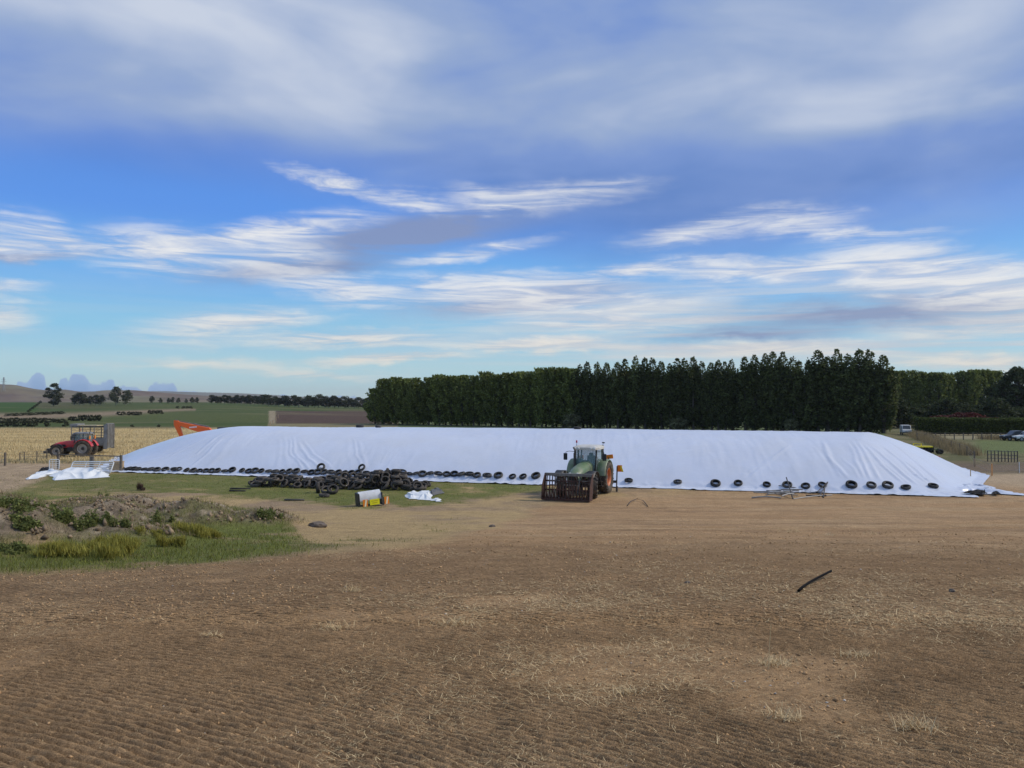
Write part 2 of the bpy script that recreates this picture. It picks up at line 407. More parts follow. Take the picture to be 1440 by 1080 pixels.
def build_ground():
    ys = np.concatenate([np.arange(-7, 2, 0.5), np.arange(2, 3, .1), np.arange(3, 9, 0.0135), np.arange(9, 13, 0.03), np.exp(np.arange(math.log(13), math.log(60), 0.005)), np.exp(np.arange(math.log(60), math.log(260), 0.011)), np.exp(np.arange(math.log(260), math.log(9000), 0.03))])
    ts = np.concatenate([np.linspace(-1.9, -0.82, 30), np.arange(-.80, -.455, .0036), np.arange(-.453, .4535, .00162), np.arange(.456, .80, .0036), np.linspace(0.82, 1.9, 30)])
    Y, T = np.meshgrid(ys, ts, indexing='ij'); X = (Y + 8.0) * T
    Z0 = gz(X, Y)
    W = surf_weights(X, Y, Z0)
    px, py, n, n2, ns = W['px'], W['py'], W['n'], W['n2'], W['ns']
    Z = Z0.copy()
    # rolled ridges
    wx = X + 0.25 * (fbm(X * 0.5, Y * 0.5, 3, 61) - 0.5); wy = Y + 0.25 * (fbm(X * 0.5, Y * 0.5, 3, 71) - 0.5)
    rad = np.hypot(wx + 9, wy + 6) + 0.025 * (fbm(X * 3, Y * 3, 3, 77) - 0.5)
    ph = rad / 0.080 * 2 * math.pi
    rid = np.abs(np.sin(ph / 2)) ** 0.8
    patch = fbm(X * 0.42 + 3, Y * 0.42, 3, 81)
    rall = sstep(0.30, 0.46, patch + 0.16 * sstep(2, -3, X) + 0.05) * W['soil']
    rmask = sstep(11.5, 8.0, Y) * rall; rfar = sstep(8.0, 11.5, Y) * sstep(26, 13, Y) * rall
    brk = fbm(X * 5, Y * 5, 3, 83)
    ramp = rmask * (0.5 + 0.75 * brk)
    Z += ramp * 0.058 * (rid - 0.5)
    clod = fbm(X * 9, Y * 9, 4, 91, 0.6)
    Z += W['soil'] * sstep(18, 8, Y) * (0.034 * (clod - 0.5) + 0.05 * np.maximum(fbm(X * 3.2, Y * 3.2, 3, 93) - 0.56, 0) * (1 - 0.6 * rmask))
    # wheel ruts sweeping across the middle distance
    for (cx, cy, r0, wd, dp) in [(6, -35, 66.0, 0.3, .05), (6, -35, 68.0, 0.3, .05), (10, -60, 86.6, .28, .05), (10, -60, 88.5, .28, .05), (-4, -30, 52, .26, .04), (-4, -30, 53.9, .26, .04), (14, -80, 113.5, .3, .04), (14, -80, 115.4, .3, .04)]:
        rr = np.hypot(X - cx, Y - cy) + 0.5 * (fbm(X * .08, Y * .08, 2, 13) - .5)
        Z -= dp * np.exp(-((rr - r0) / wd) ** 2) * (0.5 + n2) * W['soil']
        Z += 0.5 * dp * (np.exp(-((rr - r0 - 2 * wd) / wd) ** 2) + np.exp(-((rr - r0 + 2 * wd) / wd) ** 2)) * clod * W['soil']
    rutdark = np.zeros_like(X)
    Z += W['mound'] * 0.30 * (fbm(X * 2.6, Y * 2.6, 4, 95, 0.6) - 0.5)
    Z += 0.05 * (n2 - 0.5) * sstep(30, 45, Y) * sstep(70, 55, Y)
    # ---- colours (albedo)
    soil = np.array([0.385, 0.243, 0.122]); track = np.array([0.40, 0.285, 0.138]); grass = np.array([0.128, 0.140, 0.034]); lush = np.array([0.13, 0.155, 0.036])
    C = np.ones(X.shape + (3,)) * track
    C = mixc(C, sstep(0.35, 0.7, n), [0.30, 0.215, 0.13])
    s2 = mixc(np.ones(X.shape + (3,)) * soil, sstep(0.40, 0.72, fbm(X * 0.16, Y * 0.3, 4, 101)) * 0.65, [0.43, 0.285, 0.152])
    s2 = mixc(s2, sstep(0.5, 0.8, fbm(X * 0.6, Y * 0.6, 3, 103)) * 0.5, [0.315, 0.194, 0.097])
    far_str = fbm(X * 0.10 + Y * 0.05, Y * 0.9, 4, 107)
    s2 = mixc(s2, sstep(0.5, 0.75, far_str) * sstep(16, 26, Y) * 0.6, [0.40, 0.28, 0.155])
    s2 = mixc(s2, sstep(0.5, 0.25, far_str) * sstep(16, 26, Y) * 0.45, [0.225, 0.148, 0.085])
    C = mixc(C, W['soil'], 0); C += s2 * W['soil'][..., None]
    g = mixc(np.ones(X.shape + (3,)) * grass, sstep(0.45, 0.7, n2), [0.165, 0.150, 0.055])
    g = mixc(g, W['lush'] * 0.9, lush)
    C = mixc(C, W['grass'] * 0.95, 0) + g * (W['grass'] * 0.95)[..., None]
    mcol = mixc(np.ones(X.shape + (3,)) * np.array([0.245, 0.190, 0.130]), sstep(0.46, 0.66, fbm(X * 0.8, Y * 0.8, 4, 111)) * 0.8, [0.15, 0.145, 0.06])
    mcol = mixc(mcol, sstep(0.56, 0.74, fbm(X * 3.1, Y * 3.1, 3, 113)), [0.34, 0.28, 0.20])
    mcol = mixc(mcol, sstep(0.5, 0.68, fbm(X * 2.3 + 9, Y * 2.3, 4, 117)) * .8, [0.125, 0.10, 0.07])
    C = C * (1 - W['mound'][..., None]) + mcol * W['mound'][..., None]
    # behind the cover and to the right: pasture, lane, bare yard
    R_ = sstep(1225, 1250, px) * (Y > 49)
    right_t = sstep(690, 670, py - np.interp(px, [1340, 1440], [0, 6]) + (n - .5) * 6)
    past = mixc(np.ones(X.shape + (3,)) * np.array([0.120, 0.118, 0.052]), sstep(0.45, 0.65, n), [0.18, 0.155, 0.08])
    past = mixc(past, sstep(1355, 1385, px) * sstep(617, 621, py) * sstep(642, 634, py), [0.125, 0.150, 0.055])
    past = mixc(past, sstep(646, 656, py + (n - .5) * 8) * sstep(672, 660, py), [0.165, 0.125, 0.085])
    past = mixc(past, sstep(663, 669, py + (n - .5) * 5), [0.40, 0.30, 0.19])
    past = mixc(past, sstep(619, 616, py) * sstep(1300, 1310, px), [0.27, 0.235, 0.14])
    C = C * (1 - (R_ * right_t)[..., None]) + past * (R_ * right_t)[..., None]
    back = (Y > 84) * (px < 1245)
    behind = np.ones(X.shape + (3,)) * np.array([0.11, 0.135, 0.055])
    stub = mixc(np.ones(X.shape + (3,)) * np.array([0.52, 0.39, 0.175]), sstep(0.38, 0.72, fbm(X * 0.05 + Y * .02, Y * 0.42, 4, 121)) * 0.75, [0.33, 0.235, 0.105])
    stub = mixc(stub, sstep(0.55, .8, fbm(X * 0.3, Y * 0.5, 3, 122)) * .5, [0.56, 0.44, 0.24])
    verge = mixc(np.ones(X.shape + (3,)) * np.array([0.13, 0.125, 0.06]), sstep(.4, .6, n), [.22, .18, .1])
    lane = np.array([0.36, 0.265, 0.165])
    # country rising to the left
    j = (fbm(X * 0.012, Y * 0.012, 3, 131) - 0.5)
    q = py + j * 3
    land = np.ones(X.shape + (3,)) * np.array([0.058, 0.082, 0.020])
    land = mixc(land, sstep(0.35, 0.65, fbm(X * 0.01, Y * 0.03, 4, 133)) * 0.6, [0.095, 0.105, 0.032])
    land = mixc(land, sstep(600.5, 601.5, q) * sstep(604, 603, q), [0.10, 0.095, 0.045])
    diag = np.interp(px, [-400, 60, 130, 260, 300], [586, 586, 583, 576.5, 576])
    land = mixc(land, np.exp(-((q - diag) / np.interp(px, [60, 260], [4.0, 2.0])) ** 2) * (px < 275), [0.24, 0.18, 0.115])
    land = mixc(land, sstep(577, 573, q) * sstep(230, 60, px) * (px > 55), [0.085, 0.085, 0.034])
    land = mixc(land, sstep(582, 576, q) * (px < 50), [0.045, 0.085, 0.015])
    land = mixc(land, sstep(577, 578.5, q) * sstep(597, 595.5, q) * sstep(386, 389, px), [0.085, 0.054, 0.038])
    land = mixc(land, sstep(577, 578.5, q) * sstep(597, 595.5, q) * sstep(377, 379, px) * sstep(389, 386, px), [0.27, 0.22, 0.14])
    land = mixc(land, sstep(595.5, 597, q) * (px > 376), [0.20, 0.175, 0.09])
    land = mixc(land, sstep(.62, .75, fbm(X * .02, Y * .05, 3, 139)) * .35, [.2, .17, .09])
    C = np.where(back[..., None], behind, C)
    L_ = (Y > 66) * (px < 560)
    leftc = mixc(land, sstep(600, 604.5, py), 0) + stub * sstep(600, 604.5, py)[..., None]
    vg = sstep(643, 649, py + (n - .5) * 6)
    leftc = leftc * (1 - vg[..., None]) + verge * vg[..., None]
    C = np.where(((Y > 78) * (px < 560))[..., None], leftc, C)
    ln = sstep(648, 654, py + (n - .5) * 4) * sstep(700, 690, py + np.interp(px, [-200, 0, 60, 130], [0, 0, 22, 60]) + (n - .5) * 10) * sstep(150, 90, px) * (Y > 40)
    C = C * (1 - ln[..., None]) + (lane * (0.85 + 0.3 * n2[..., None])) * ln[..., None]
    C *= (0.86 + 0.28 * n2)[..., None]
    ny, nx = X.shape
    idx = np.arange(ny * nx).reshape(ny, nx)
    quads = np.stack([idx[:-1, :-1], idx[:-1, 1:], idx[1:, 1:], idx[1:, :-1]], -1).reshape(-1, 4)
    me = np_mesh('ground', np.stack([X, Y, Z], -1).reshape(-1, 3), quads, True)
    at = me.attributes.new('cover', 'FLOAT_COLOR', 'POINT')
    rgba = np.concatenate([C, np.ones(C.shape[:2] + (1,))], -1).astype(np.float32)
    at.data.foreach_set('color', rgba.ravel())
    ra = me.attributes.new('ridge', 'FLOAT', 'POINT'); ra.data.foreach_set('value', (rfar * (.4 + .8 * brk)).astype(np.float32).ravel())
    m = bpy.data.materials.new('ground'); m.use_nodes = True; nt = m.node_tree; Lk = nt.links; b = nt.nodes['Principled BSDF']
    b.inputs['Roughness'].default_value = 0.97; b.inputs['Specular IOR Level'].default_value = 0.15
    a = nt.nodes.new('ShaderNodeAttribute'); a.attribute_name = 'cover'; tc = nt.nodes.new('ShaderNodeTexCoord')
    cur = a.outputs['Color']; hs = []
    for sc, lo, hi, det in ((2.2, 0.84, 1.16, 5), (16, 0.68, 1.34, 6), (90, 0.58, 1.45, 5)):
        nn = nt.nodes.new('ShaderNodeTexNoise'); nn.inputs['Scale'].default_value = sc; nn.inputs['Detail'].default_value = det; nn.inputs['Roughness'].default_value = 0.65
        Lk.new(tc.outputs['Object'], nn.inputs['Vector']); hs.append(nn.outputs['Fac'])
        mr = nt.nodes.new('ShaderNodeMapRange'); Lk.new(nn.outputs['Fac'], mr.inputs['Value']); mr.inputs['From Min'].default_value = .3; mr.inputs['From Max'].default_value = .7
        mr.inputs['To Min'].default_value = lo; mr.inputs['To Max'].default_value = hi
        sc_ = nt.nodes.new('ShaderNodeVectorMath'); sc_.operation = 'SCALE'; Lk.new(cur, sc_.inputs[0]); Lk.new(mr.outputs[0], sc_.inputs['Scale']); cur = sc_.outputs[0]
    Lk.new(cur, b.inputs['Base Color'])
    nrm = None
    for h, d, s in ((hs[1], 0.07, 0.8), (hs[2], 0.022, 0.9)):
        bn = nt.nodes.new('ShaderNodeBump'); bn.inputs['Distance'].default_value = d; bn.inputs['Strength'].default_value = s; Lk.new(h, bn.inputs['Height'])
        if nrm: Lk.new(nrm, bn.inputs['Normal'])
        nrm = bn.outputs[0]
    def mth(op, p, q=None):
        k = nt.nodes.new('ShaderNodeMath'); k.operation = op
        for i_, v_ in enumerate((p, q)):
            if v_ is None: continue
            if isinstance(v_, (int, float)): k.inputs[i_].default_value = v_
            else: Lk.new(v_, k.inputs[i_])
        return k.outputs[0]
    sx = nt.nodes.new('ShaderNodeSeparateXYZ'); Lk.new(tc.outputs['Object'], sx.inputs[0])
    rr = mth('SQRT', mth('ADD', mth('POWER', mth('ADD', sx.outputs[0], 9.0), 2.0), mth('POWER', mth('ADD', sx.outputs[1], 6.0), 2.0)))
    rr = mth('ADD', rr, mth('MULTIPLY', hs[0], 0.35))
    wv = mth('ABSOLUTE', mth('SINE', mth('MULTIPLY', rr, math.pi / 0.12)))
    at2 = nt.nodes.new('ShaderNodeAttribute'); at2.attribute_name = 'ridge'
    bn = nt.nodes.new('ShaderNodeBump'); bn.inputs['Distance'].default_value = 0.13; bn.inputs['Strength'].default_value = 1.0
    Lk.new(mth('MULTIPLY', wv, at2.outputs['Fac']), bn.inputs['Height']); Lk.new(nrm, bn.inputs['Normal']); nrm = bn.outputs[0]
    Lk.new(nrm, b.inputs['Normal'])
    o = link('ground', me, None, m); tag(o, kind='structure', label='bare rolled field sloping down to grass, lanes and paddocks')
    return o
build_ground()

# ------------------------------------------------------------------ hills
def ridge(name, d0, d1, d2, pts, c, seed, rough, lbl):
    pxs = np.linspace(-900, 2300, 420); tops = np.interp(pxs, [p[0] for p in pts], [p[1] for p in pts])
    ds = np.concatenate([np.linspace(d0, d1, 26), np.linspace(d1, d2, 8)[1:]])
    D, PX = np.meshgrid(ds, pxs, indexing='ij'); TP = np.broadcast_to(tops, D.shape)
    X = (PX - 720) / F * D
    ztop = 6 + (568 - TP) / F * d1
    t = np.where(D < d1, sstep(d0, d1, D), sstep(d2 + (d2 - d1) * .3, d1, D))
    nz = fbm(X / rough, D / rough, 5, seed) - 0.5
    Z = -3 + (ztop + 3) * t + nz * (ztop - 2) * 0.55 * np.clip(t * (1.05 - t) * 4, 0, 1)
    ny, nx = D.shape; idx = np.arange(ny * nx).reshape(ny, nx)
    q = np.stack([idx[:-1, :-1], idx[:-1, 1:], idx[1:, 1:], idx[1:, :-1]], -1).reshape(-1, 4)
    me = np_mesh(name, np.stack([X, D, Z], -1).reshape(-1, 3), q, True)
    return tag(link(name, me, None, c), kind='structure', label=lbl)
ridge('hills', 1150, 1750, 2600, [(-900, 520), (-300, 532), (0, 541), (22, 542), (45, 547), (62, 549), (90, 548), (120, 552), (150, 549), (186, 549), (215, 551), (260, 555), (300, 557), (345, 556), (400, 560), (450, 561), (520, 565), (700, 568), (1200, 566), (1500, 556), (2300, 556)],
      mat('dry_hill_grass', (0.145, 0.10, 0.066), 0.95, var=0.35, scale=0.012, dirt=(0.16, 0.15, 0.07), dscale=0.006, damt=0.8), 5, 160.0, 'brown dry grass hills on the horizon behind the paddocks')
ridge('far_hills', 3000, 4800, 6500, [(-900, 545), (0, 552), (180, 551), (230, 550), (330, 553), (420, 558), (520, 561), (700, 562), (1440, 558), (2300, 550)],
      mat('far_hill_grass', (0.16, 0.15, 0.11), 0.95, var=0.3, scale=0.004), 15, 500.0, 'far blue hazy hills behind the brown hills')
# ------------------------------------------------------------------ silage stack under its white cover
A = P(150, 662); A.z = 0; B = P(1352, 697); B.z = 0
SU = (B - A).normalized(); SV = Vector((-SU.y, SU.x, 0)); SL = (B - A).length; SW = 27.0; SH = 3.66
def shear(v): return np.clip(v, 0, 16)
def stack_h(u, v):
    vv = shear(v); u = (u + 0.78 * vv) / (1 + 1.11 * vv / SL)                   # the ends splay outwards
    f = 1 - (1 - np.clip(v / 12.0, 0, 1)) ** 2.1
    b = 1 - (1 - np.clip((SW - v) / 13.0, 0, 1)) ** 2.0
    l = 1 - (1 - np.clip((u + 0.6) / 13.5, 0, 1)) ** 1.7
    r = 1 - (1 - np.clip((SL - u) / 6.6, 0, 1)) ** 1.3
    return (SH + 0.25 * (fbm(u * 0.07, v * 0.07, 2, 3) - 0.5)) * np.minimum(f, b) * l * r
def s2w(u, v, z=0.0): return A + SU * u + SV * v + Vector((0, 0, z))
white_cover = mat('white_cover_film', (0.605, 0.65, 0.75), 0.33, var=0.05, scale=0.25, bump=0.30, bscale=1.5, dirt=(0.60, 0.62, 0.66), dscale=0.35, damt=0.5)
black_film = mat('black_cover_film', (0.012, 0.012, 0.013), 0.75, spec=.2)
def pix_uv(px, py):
    """a pixel on the front face -> (u, v)"""
    d = ray(px, py); t = np.arange(40, 130, 0.05); p = CAM + d * t[:, None]
    u = (p[:, 0] - A.x) * SU.x + (p[:, 1] - A.y) * SU.y; v = (p[:, 0] - A.x) * SV.x + (p[:, 1] - A.y) * SV.y
    hit = (v > -2) & (p[:, 2] < stack_h(u, np.maximum(v, 0))); i = int(np.argmax(hit)) if hit.any() else len(t) - 1
    return float(u[i]), float(v[i])
def fold_field(U, V):
    H = np.zeros_like(U)
    folds = [ # pixel polylines down the face, width m, height m
        ([(322, 606), (275, 640), (215, 662)], .30, .10), ([(318, 612), (290, 640), (262, 662)], .28, .09), ([(335, 608), (310, 640), (285, 665)], .3, .06), ([(300, 612), (240, 642), (185, 658)], .3, .08), ([(280, 618), (225, 645), (170, 656)], .25, .06),
        ([(398, 606), (402, 640), (405, 664)], .18, .05), ([(409, 612), (418, 645), (440, 667)], .20, .10), ([(404, 612), (411, 640), (426, 666)], .18, .08), ([(418, 620), (432, 646), (462, 668)], .20, .11), ([(424, 616), (440, 640), (470, 662)], .2, .07), ([(392, 612), (394, 640), (388, 664)], .2, .04),
        ([(495, 612), (502, 640), (510, 660)], .18, .07), ([(502, 616), (512, 645), (516, 660)], .16, .06), ([(488, 610), (490, 640), (494, 662)], .2, .03),
        ([(880, 630), (940, 612), (1000, 610)], .25, .05), ([(880, 640), (935, 622), (960, 616)], .2, .05), ([(878, 650), (920, 634), (950, 626)], .2, .05), ([(890, 656), (940, 640), (980, 634)], .2, .03),
        ([(1120, 622), (1085, 648), (1050, 676)], .22, .06), ([(1112, 628), (1070, 655), (1040, 672)], .22, .05),
        ([(1153, 618), (1168, 645), (1192, 676)], .26, .13), ([(1156, 630), (1172, 655), (1184, 676)], .2, .07), ([(1196, 618), (1212, 650), (1226, 678)], .2, .11), ([(1201, 618), (1222, 650), (1240, 680)], .2, .10), ([(1190, 620), (1204, 650), (1216, 676)], .2, .07),
        ([(1210, 622), (1240, 655), (1272, 682)], .22, .13), ([(1222, 626), (1256, 655), (1290, 684)], .22, .15), ([(1232, 622), (1270, 652), (1308, 684)], .24, .14), ([(1240, 616), (1290, 652), (1330, 684)], .24, .13), ([(1226, 640), (1262, 668), (1280, 684)], .18, .08), ([(1266, 645), (1290, 662), (1316, 686)], .18, .12), ([(1180, 640), (1200, 660), (1208, 676)], .16, .05), ([(1276, 664), (1306, 676), (1330, 690)], .16, .09),
        ([(560, 606), (640, 612), (760, 607)], .4, .03), ([(820, 607), (880, 612), (940, 606)], .3, .04), ([(600, 618), (640, 613), (700, 614)], .3, .03), ([(1080, 612), (1110, 640), (1118, 676)], .3, .03), ([(1000, 616), (1010, 645), (1006, 676)], .3, .025)]
    wob = 0.25 * (fbm(U * .6, V * .6, 3, 9) - 0.5)
    for poly, w, h in folds:
        if poly[0][0] < 600: h = h * .62
        pts = [pix_uv(*p) for p in poly]; best = np.full(U.shape, 1e9); tt = np.zeros_like(U); acc = 0
        fine = []
        for i in range(len(pts) - 1):
            for k in range(4):
                s = k / 4; fine.append((pts[i][0] * (1 - s) + pts[i + 1][0] * s, pts[i][1] * (1 - s) + pts[i + 1][1] * s))
        fine.append(pts[-1]); nseg = len(fine) - 1
        u0 = min(p[0] for p in fine) - 1.5; u1 = max(p[0] for p in fine) + 1.5
        cs = np.where(((U > u0) & (U < u1)).any(0))[0]
        if len(cs) == 0: continue
        sl = slice(cs[0], cs[-1] + 1); Us, Vs, wb = U[:, sl], V[:, sl], wob[:, sl]
        best = np.full(Us.shape, 1e9); tt = np.zeros_like(Us)
        for i in range(nseg):
            (ax, ay), (bx, by) = fine[i], fine[i + 1]; dx, dy = bx - ax, by - ay; l2 = dx * dx + dy * dy + 1e-9
            s = np.clip(((Us - ax) * dx + (Vs - ay) * dy) / l2, 0, 1)
            dd = np.hypot(Us + wb - ax - s * dx, Vs + wb - ay - s * dy)
            up = dd < best; best = np.where(up, dd, best); tt = np.where(up, (i + s) / nseg, tt)
        w = w * (.55 if h > .04 else 1.0); H[:, sl] += .62 * h * np.exp(-(best / w) ** 2) * sstep(0, .25, tt) * sstep(1.03, .8, tt) * (0.6 + 0.5 * tt)
        H[:, sl] -= 0.12 * h * np.exp(-((best - 1.9 * w) / w) ** 2) * sstep(0, .25, tt) * sstep(1.03, .8, tt)
    return H
def build_stack():
    root = empty('silage_stack', s2w(SL / 2, 0), 0, 'long silage stack under a huge white plastic cover', 'silage stack')
    us = np.linspace(-1.2, SL + 0.7, 780)
    vs_ = np.concatenate([np.linspace(-1.6, 12, 200), np.linspace(12, SW + 0.8, 40)[1:]])
    V, U = np.meshgrid(vs_, us, indexing='ij')
    front = -1.25 + 0.22 * (fbm(us * 0.5, us * 0 + 3, 4, 21) - 0.5) * 2          # wavering hem
    Vw = np.where(V < 0.3, 0.3 + (V - 0.3) * (0.3 - front)[None, :] / 1.9, V)
    U = U + shear(Vw) * (-0.78 + 1.11 * U / SL)
    H = stack_h(U, np.maximum(Vw, 0))
    H = H + fold_field(U, Vw) * sstep(0.05, 0.6, H)
    H += 0.05 * (fbm(U * 0.9, Vw * 0.5, 4, 23) - 0.5) * sstep(0, .8, H) + 0.07 * (fbm(U * 0.25, Vw * 0.25, 3, 27) - 0.5) * sstep(0, 1, H)
    H += .022 * (1 - np.abs(2 * fbm(U * 1.5 + Vw * .25, Vw * .22, 3, 87) - 1)) ** 3 * sstep(.1, .8, H) * sstep(.40, .62, fbm(U * .12, Vw * .12, 2, 89))
    edge = sstep(0.5, 0.0, stack_h(U, np.maximum(Vw, 0)))
    H += edge * (0.02 + 0.10 * np.maximum(fbm(U * 2.2, Vw * 2.2, 4, 29) - 0.42, 0) * 2)
    gx = A.x + SU.x * U + SV.x * Vw; gy = A.y + SU.y * U + SV.y * Vw
    Z = H + gz(gx, gy) + 0.03
    me_v = np.stack([gx - root.location.x, gy - root.location.y, Z - root.location.z], -1)
    ny, nx = U.shape; idx = np.arange(ny * nx).reshape(ny, nx)
    q = np.stack([idx[:-1, :-1], idx[:-1, 1:], idx[1:, 1:], idx[1:, :-1]], -1).reshape(-1, 4)
    o = link('cover', np_mesh('cover', me_v.reshape(-1, 3), q, True), root, white_cover)
    # loose tail of the cover dragged out over the yard past the end
    def tail(name, poly, amp, seed, m, lift=0.03, n=70):
        pts = [P(*p) for p in poly]; c = sum(pts, Vector()) / len(pts)
        gu = np.linspace(0, 1, n); U2, V2 = np.meshgrid(gu, gu, indexing='ij')
        a, b, d, e = [np.array(p) for p in pts]                                 # quad corners in order
        Q = (a[None, None] * ((1 - U2) * (1 - V2))[..., None] + b[None, None] * (U2 * (1 - V2))[..., None] + d[None, None] * (U2 * V2)[..., None] + e[None, None] * ((1 - U2) * V2)[..., None])
        X, Y = Q[..., 0], Q[..., 1]
        sz_ = min((pts[1] - pts[0]).length, (pts[3] - pts[0]).length); X = X + .4 * sz_ * (fbm(U2 * 3 + seed, V2 * 3, 3, seed) - .5); Y = Y + .4 * sz_ * (fbm(U2 * 3, V2 * 3 + seed, 3, seed + 3) - .5)
        rid_ = 1 - np.abs(2 * fbm(U2 * 4 + V2 * 3, V2 * 4 - U2 * 2, 2, seed + 5) - 1)
        Z = gz(X, Y) + lift + amp * np.maximum(rid_ - 0.62, 0) * 2.6 * np.clip(np.minimum(np.minimum(U2, 1 - U2), np.minimum(V2, 1 - V2)) * 8, 0.15, 1)
        vv = np.stack([X - root.location.x, Y - root.location.y, Z - root.location.z], -1).reshape(-1, 3)
        idx = np.arange(n * n).reshape(n, n); q = np.stack([idx[:-1, :-1], idx[1:, :-1], idx[1:, 1:], idx[:-1, 1:]], -1).reshape(-1, 4)
        return link(name, np_mesh(name, vv, q, True), root, m)
    tail('cover_tail', [(1322, 697), (1432, 697), (1398, 684), (1330, 680)], 0.22, 61, white_cover, 0.05)
    tail('turned_back_edge', [(1354, 697.5), (1388, 698), (1384, 694), (1372, 694)], 0.16, 71, black_film, 0.16, 30)
    tail('turned_back_edge', [(1394, 698), (1407, 698), (1405, 695.5), (1397, 695.5)], 0.12, 73, black_film, 0.16, 24)
    return root
STACK = build_stack()
# ------------------------------------------------------------------ vegetation
def leaf_mesh(name, pts, size, seed, flat=0.0, sv=0.35):
    """small rhombic leaf sprays, one per point"""
    r = np.random.default_rng(seed); n = len(pts); pts = np.asarray(pts)
    a = r.normal(size=(n, 3)); a /= np.linalg.norm(a, axis=1, keepdims=True)
    b = r.normal(size=(n, 3)); b -= a * (a * b).sum(1, keepdims=True); b /= np.linalg.norm(b, axis=1, keepdims=True)
    s = (size * (1 + sv * r.uniform(-1, 1, n)))[:, None]
    v = np.stack([pts - a * s, pts + b * s * 0.55, pts + a * s, pts - b * s * 0.55], 1).reshape(-1, 3)
    return np_mesh(name, v, np.arange(4 * n).reshape(n, 4))
leaf_dark = mat('poplar_leaf', (0.092, 0.108, 0.036), 0.7, rand=0.22, island=0.55, spec=0.25, transl=0.35)
leaf_green = mat('broad_poplar_leaf', (0.175, 0.205, 0.055), 0.7, rand=0.20, island=0.55, spec=0.25, transl=0.35)
leaf_pine = mat('conifer_needles', (0.046, 0.060, 0.024), 0.75, rand=0.2, island=0.5, spec=0.2, transl=0.35)
leaf_gum = mat('gum_leaf', (0.075, 0.083, 0.045), 0.75, rand=0.3, island=0.4, spec=0.2, transl=0.35)
leaf_hedge = mat('hedge_leaf', (0.075, 0.098, 0.026), 0.75, island=0.55, spec=0.2, transl=0.35)
leaf_red = mat('red_leaf', (0.105, 0.022, 0.018), 0.7, island=0.5, rand=.2, transl=0.35)
leaf_shrub = mat('shrub_leaf', (0.045, 0.050, 0.024), 0.8, island=0.5, rand=0.3, transl=0.35)
bark = mat('bark', (0.10, 0.085, 0.065), 0.9, var=0.3, scale=4, bump=0.5, bscale=12)
pale_bark = mat('pale_bark', (0.26, 0.24, 0.20), 0.9, var=0.25, scale=3)

def poplar_variant(kind, seed):
    r = np.random.default_rng(seed); pts = []
    if kind == 'spire':
        H = 16.0; tops = [(0, 0, H)] + [(r.uniform(-1.3, 1.3), r.uniform(-1.0, 1.0), H * r.uniform(0.80, 0.93)) for _ in range(2)]
        for tx, ty, tz in tops:                                        # leading shoots
            m = 520 if tz == H else 280
            t = r.uniform(0, 1, m) ** 0.8; z = tz - t * 6
            rad = 0.95 * np.minimum(np.sqrt(t * 3.2 + .03), 1) * (1 - 0.15 * r.uniform(size=m))
            an = r.uniform(0, 6.283, m); k = r.uniform(.2, 1, m) ** .5
            pts.append(np.stack([tx + rad * k * np.cos(an), ty + rad * k * np.sin(an), z], 1))
        nb, wid, zlo, zhi = 66, 2.1, 0.7, 0.74 * H
    else:
        H = 14.0
        nb, wid, zlo, zhi = 120, 3.3, 0.7, 0.97 * H
    for i in range(nb):
        z0 = r.uniform(zlo, zhi); an = r.uniform(0, 6.283)
        if kind == 'spire': env = wid * (0.62 + 0.38 * min(1, z0 / 4)) * (1 - 0.62 * (z0 / H) ** 2.0)
        else: env = wid * (0.55 + 0.45 * min(1, (z0 - 1) / 4)) * math.sqrt(max(0.04, 1 - (z0 / H) ** 2.4))
        ln = r.uniform(1.4, 3.2); tip = np.array([math.cos(an) * env, math.sin(an) * env, min(z0 + ln * 0.8, H)])
        base = np.array([math.cos(an) * env * .35, math.sin(an) * env * .35, z0 - 0.4])
        m = int(r.integers(50, 84)); t = r.uniform(0.05, 1, m)[:, None]
        p = base * (1 - t) + tip * t + r.normal(size=(m, 3)) * np.array([.30, .30, .42]) * (1.15 - 0.75 * t)
        pts.append(p)
    pts = np.concatenate(pts); pts[:, 2] = np.clip(pts[:, 2], 0.25, H + .3)
    crown = leaf_mesh('crown', pts, 0.245, seed)
    mb = MB(); lean = r.uniform(-.15, .15, 2)
    mb.tube([(0, 0, -0.2), (lean[0] * .3, lean[1] * .3, H * .35), (lean[0], lean[1], H * .93)], [0.26, 0.17, 0.03], 7)
    for i in range(9):
        z0 = r.uniform(1.5, H * .6); an = r.uniform(0, 6.283)
        mb.tube([(0, 0, z0), (math.cos(an) * 0.7, math.sin(an) * .7, z0 + 1.2), (math.cos(an) * 1.2, math.sin(an) * 1.2, z0 + 3.0)], [.08, .05, .015], 5)
    tr = mb.mesh('trunk'); bm_fix(tr)
    return crown, tr
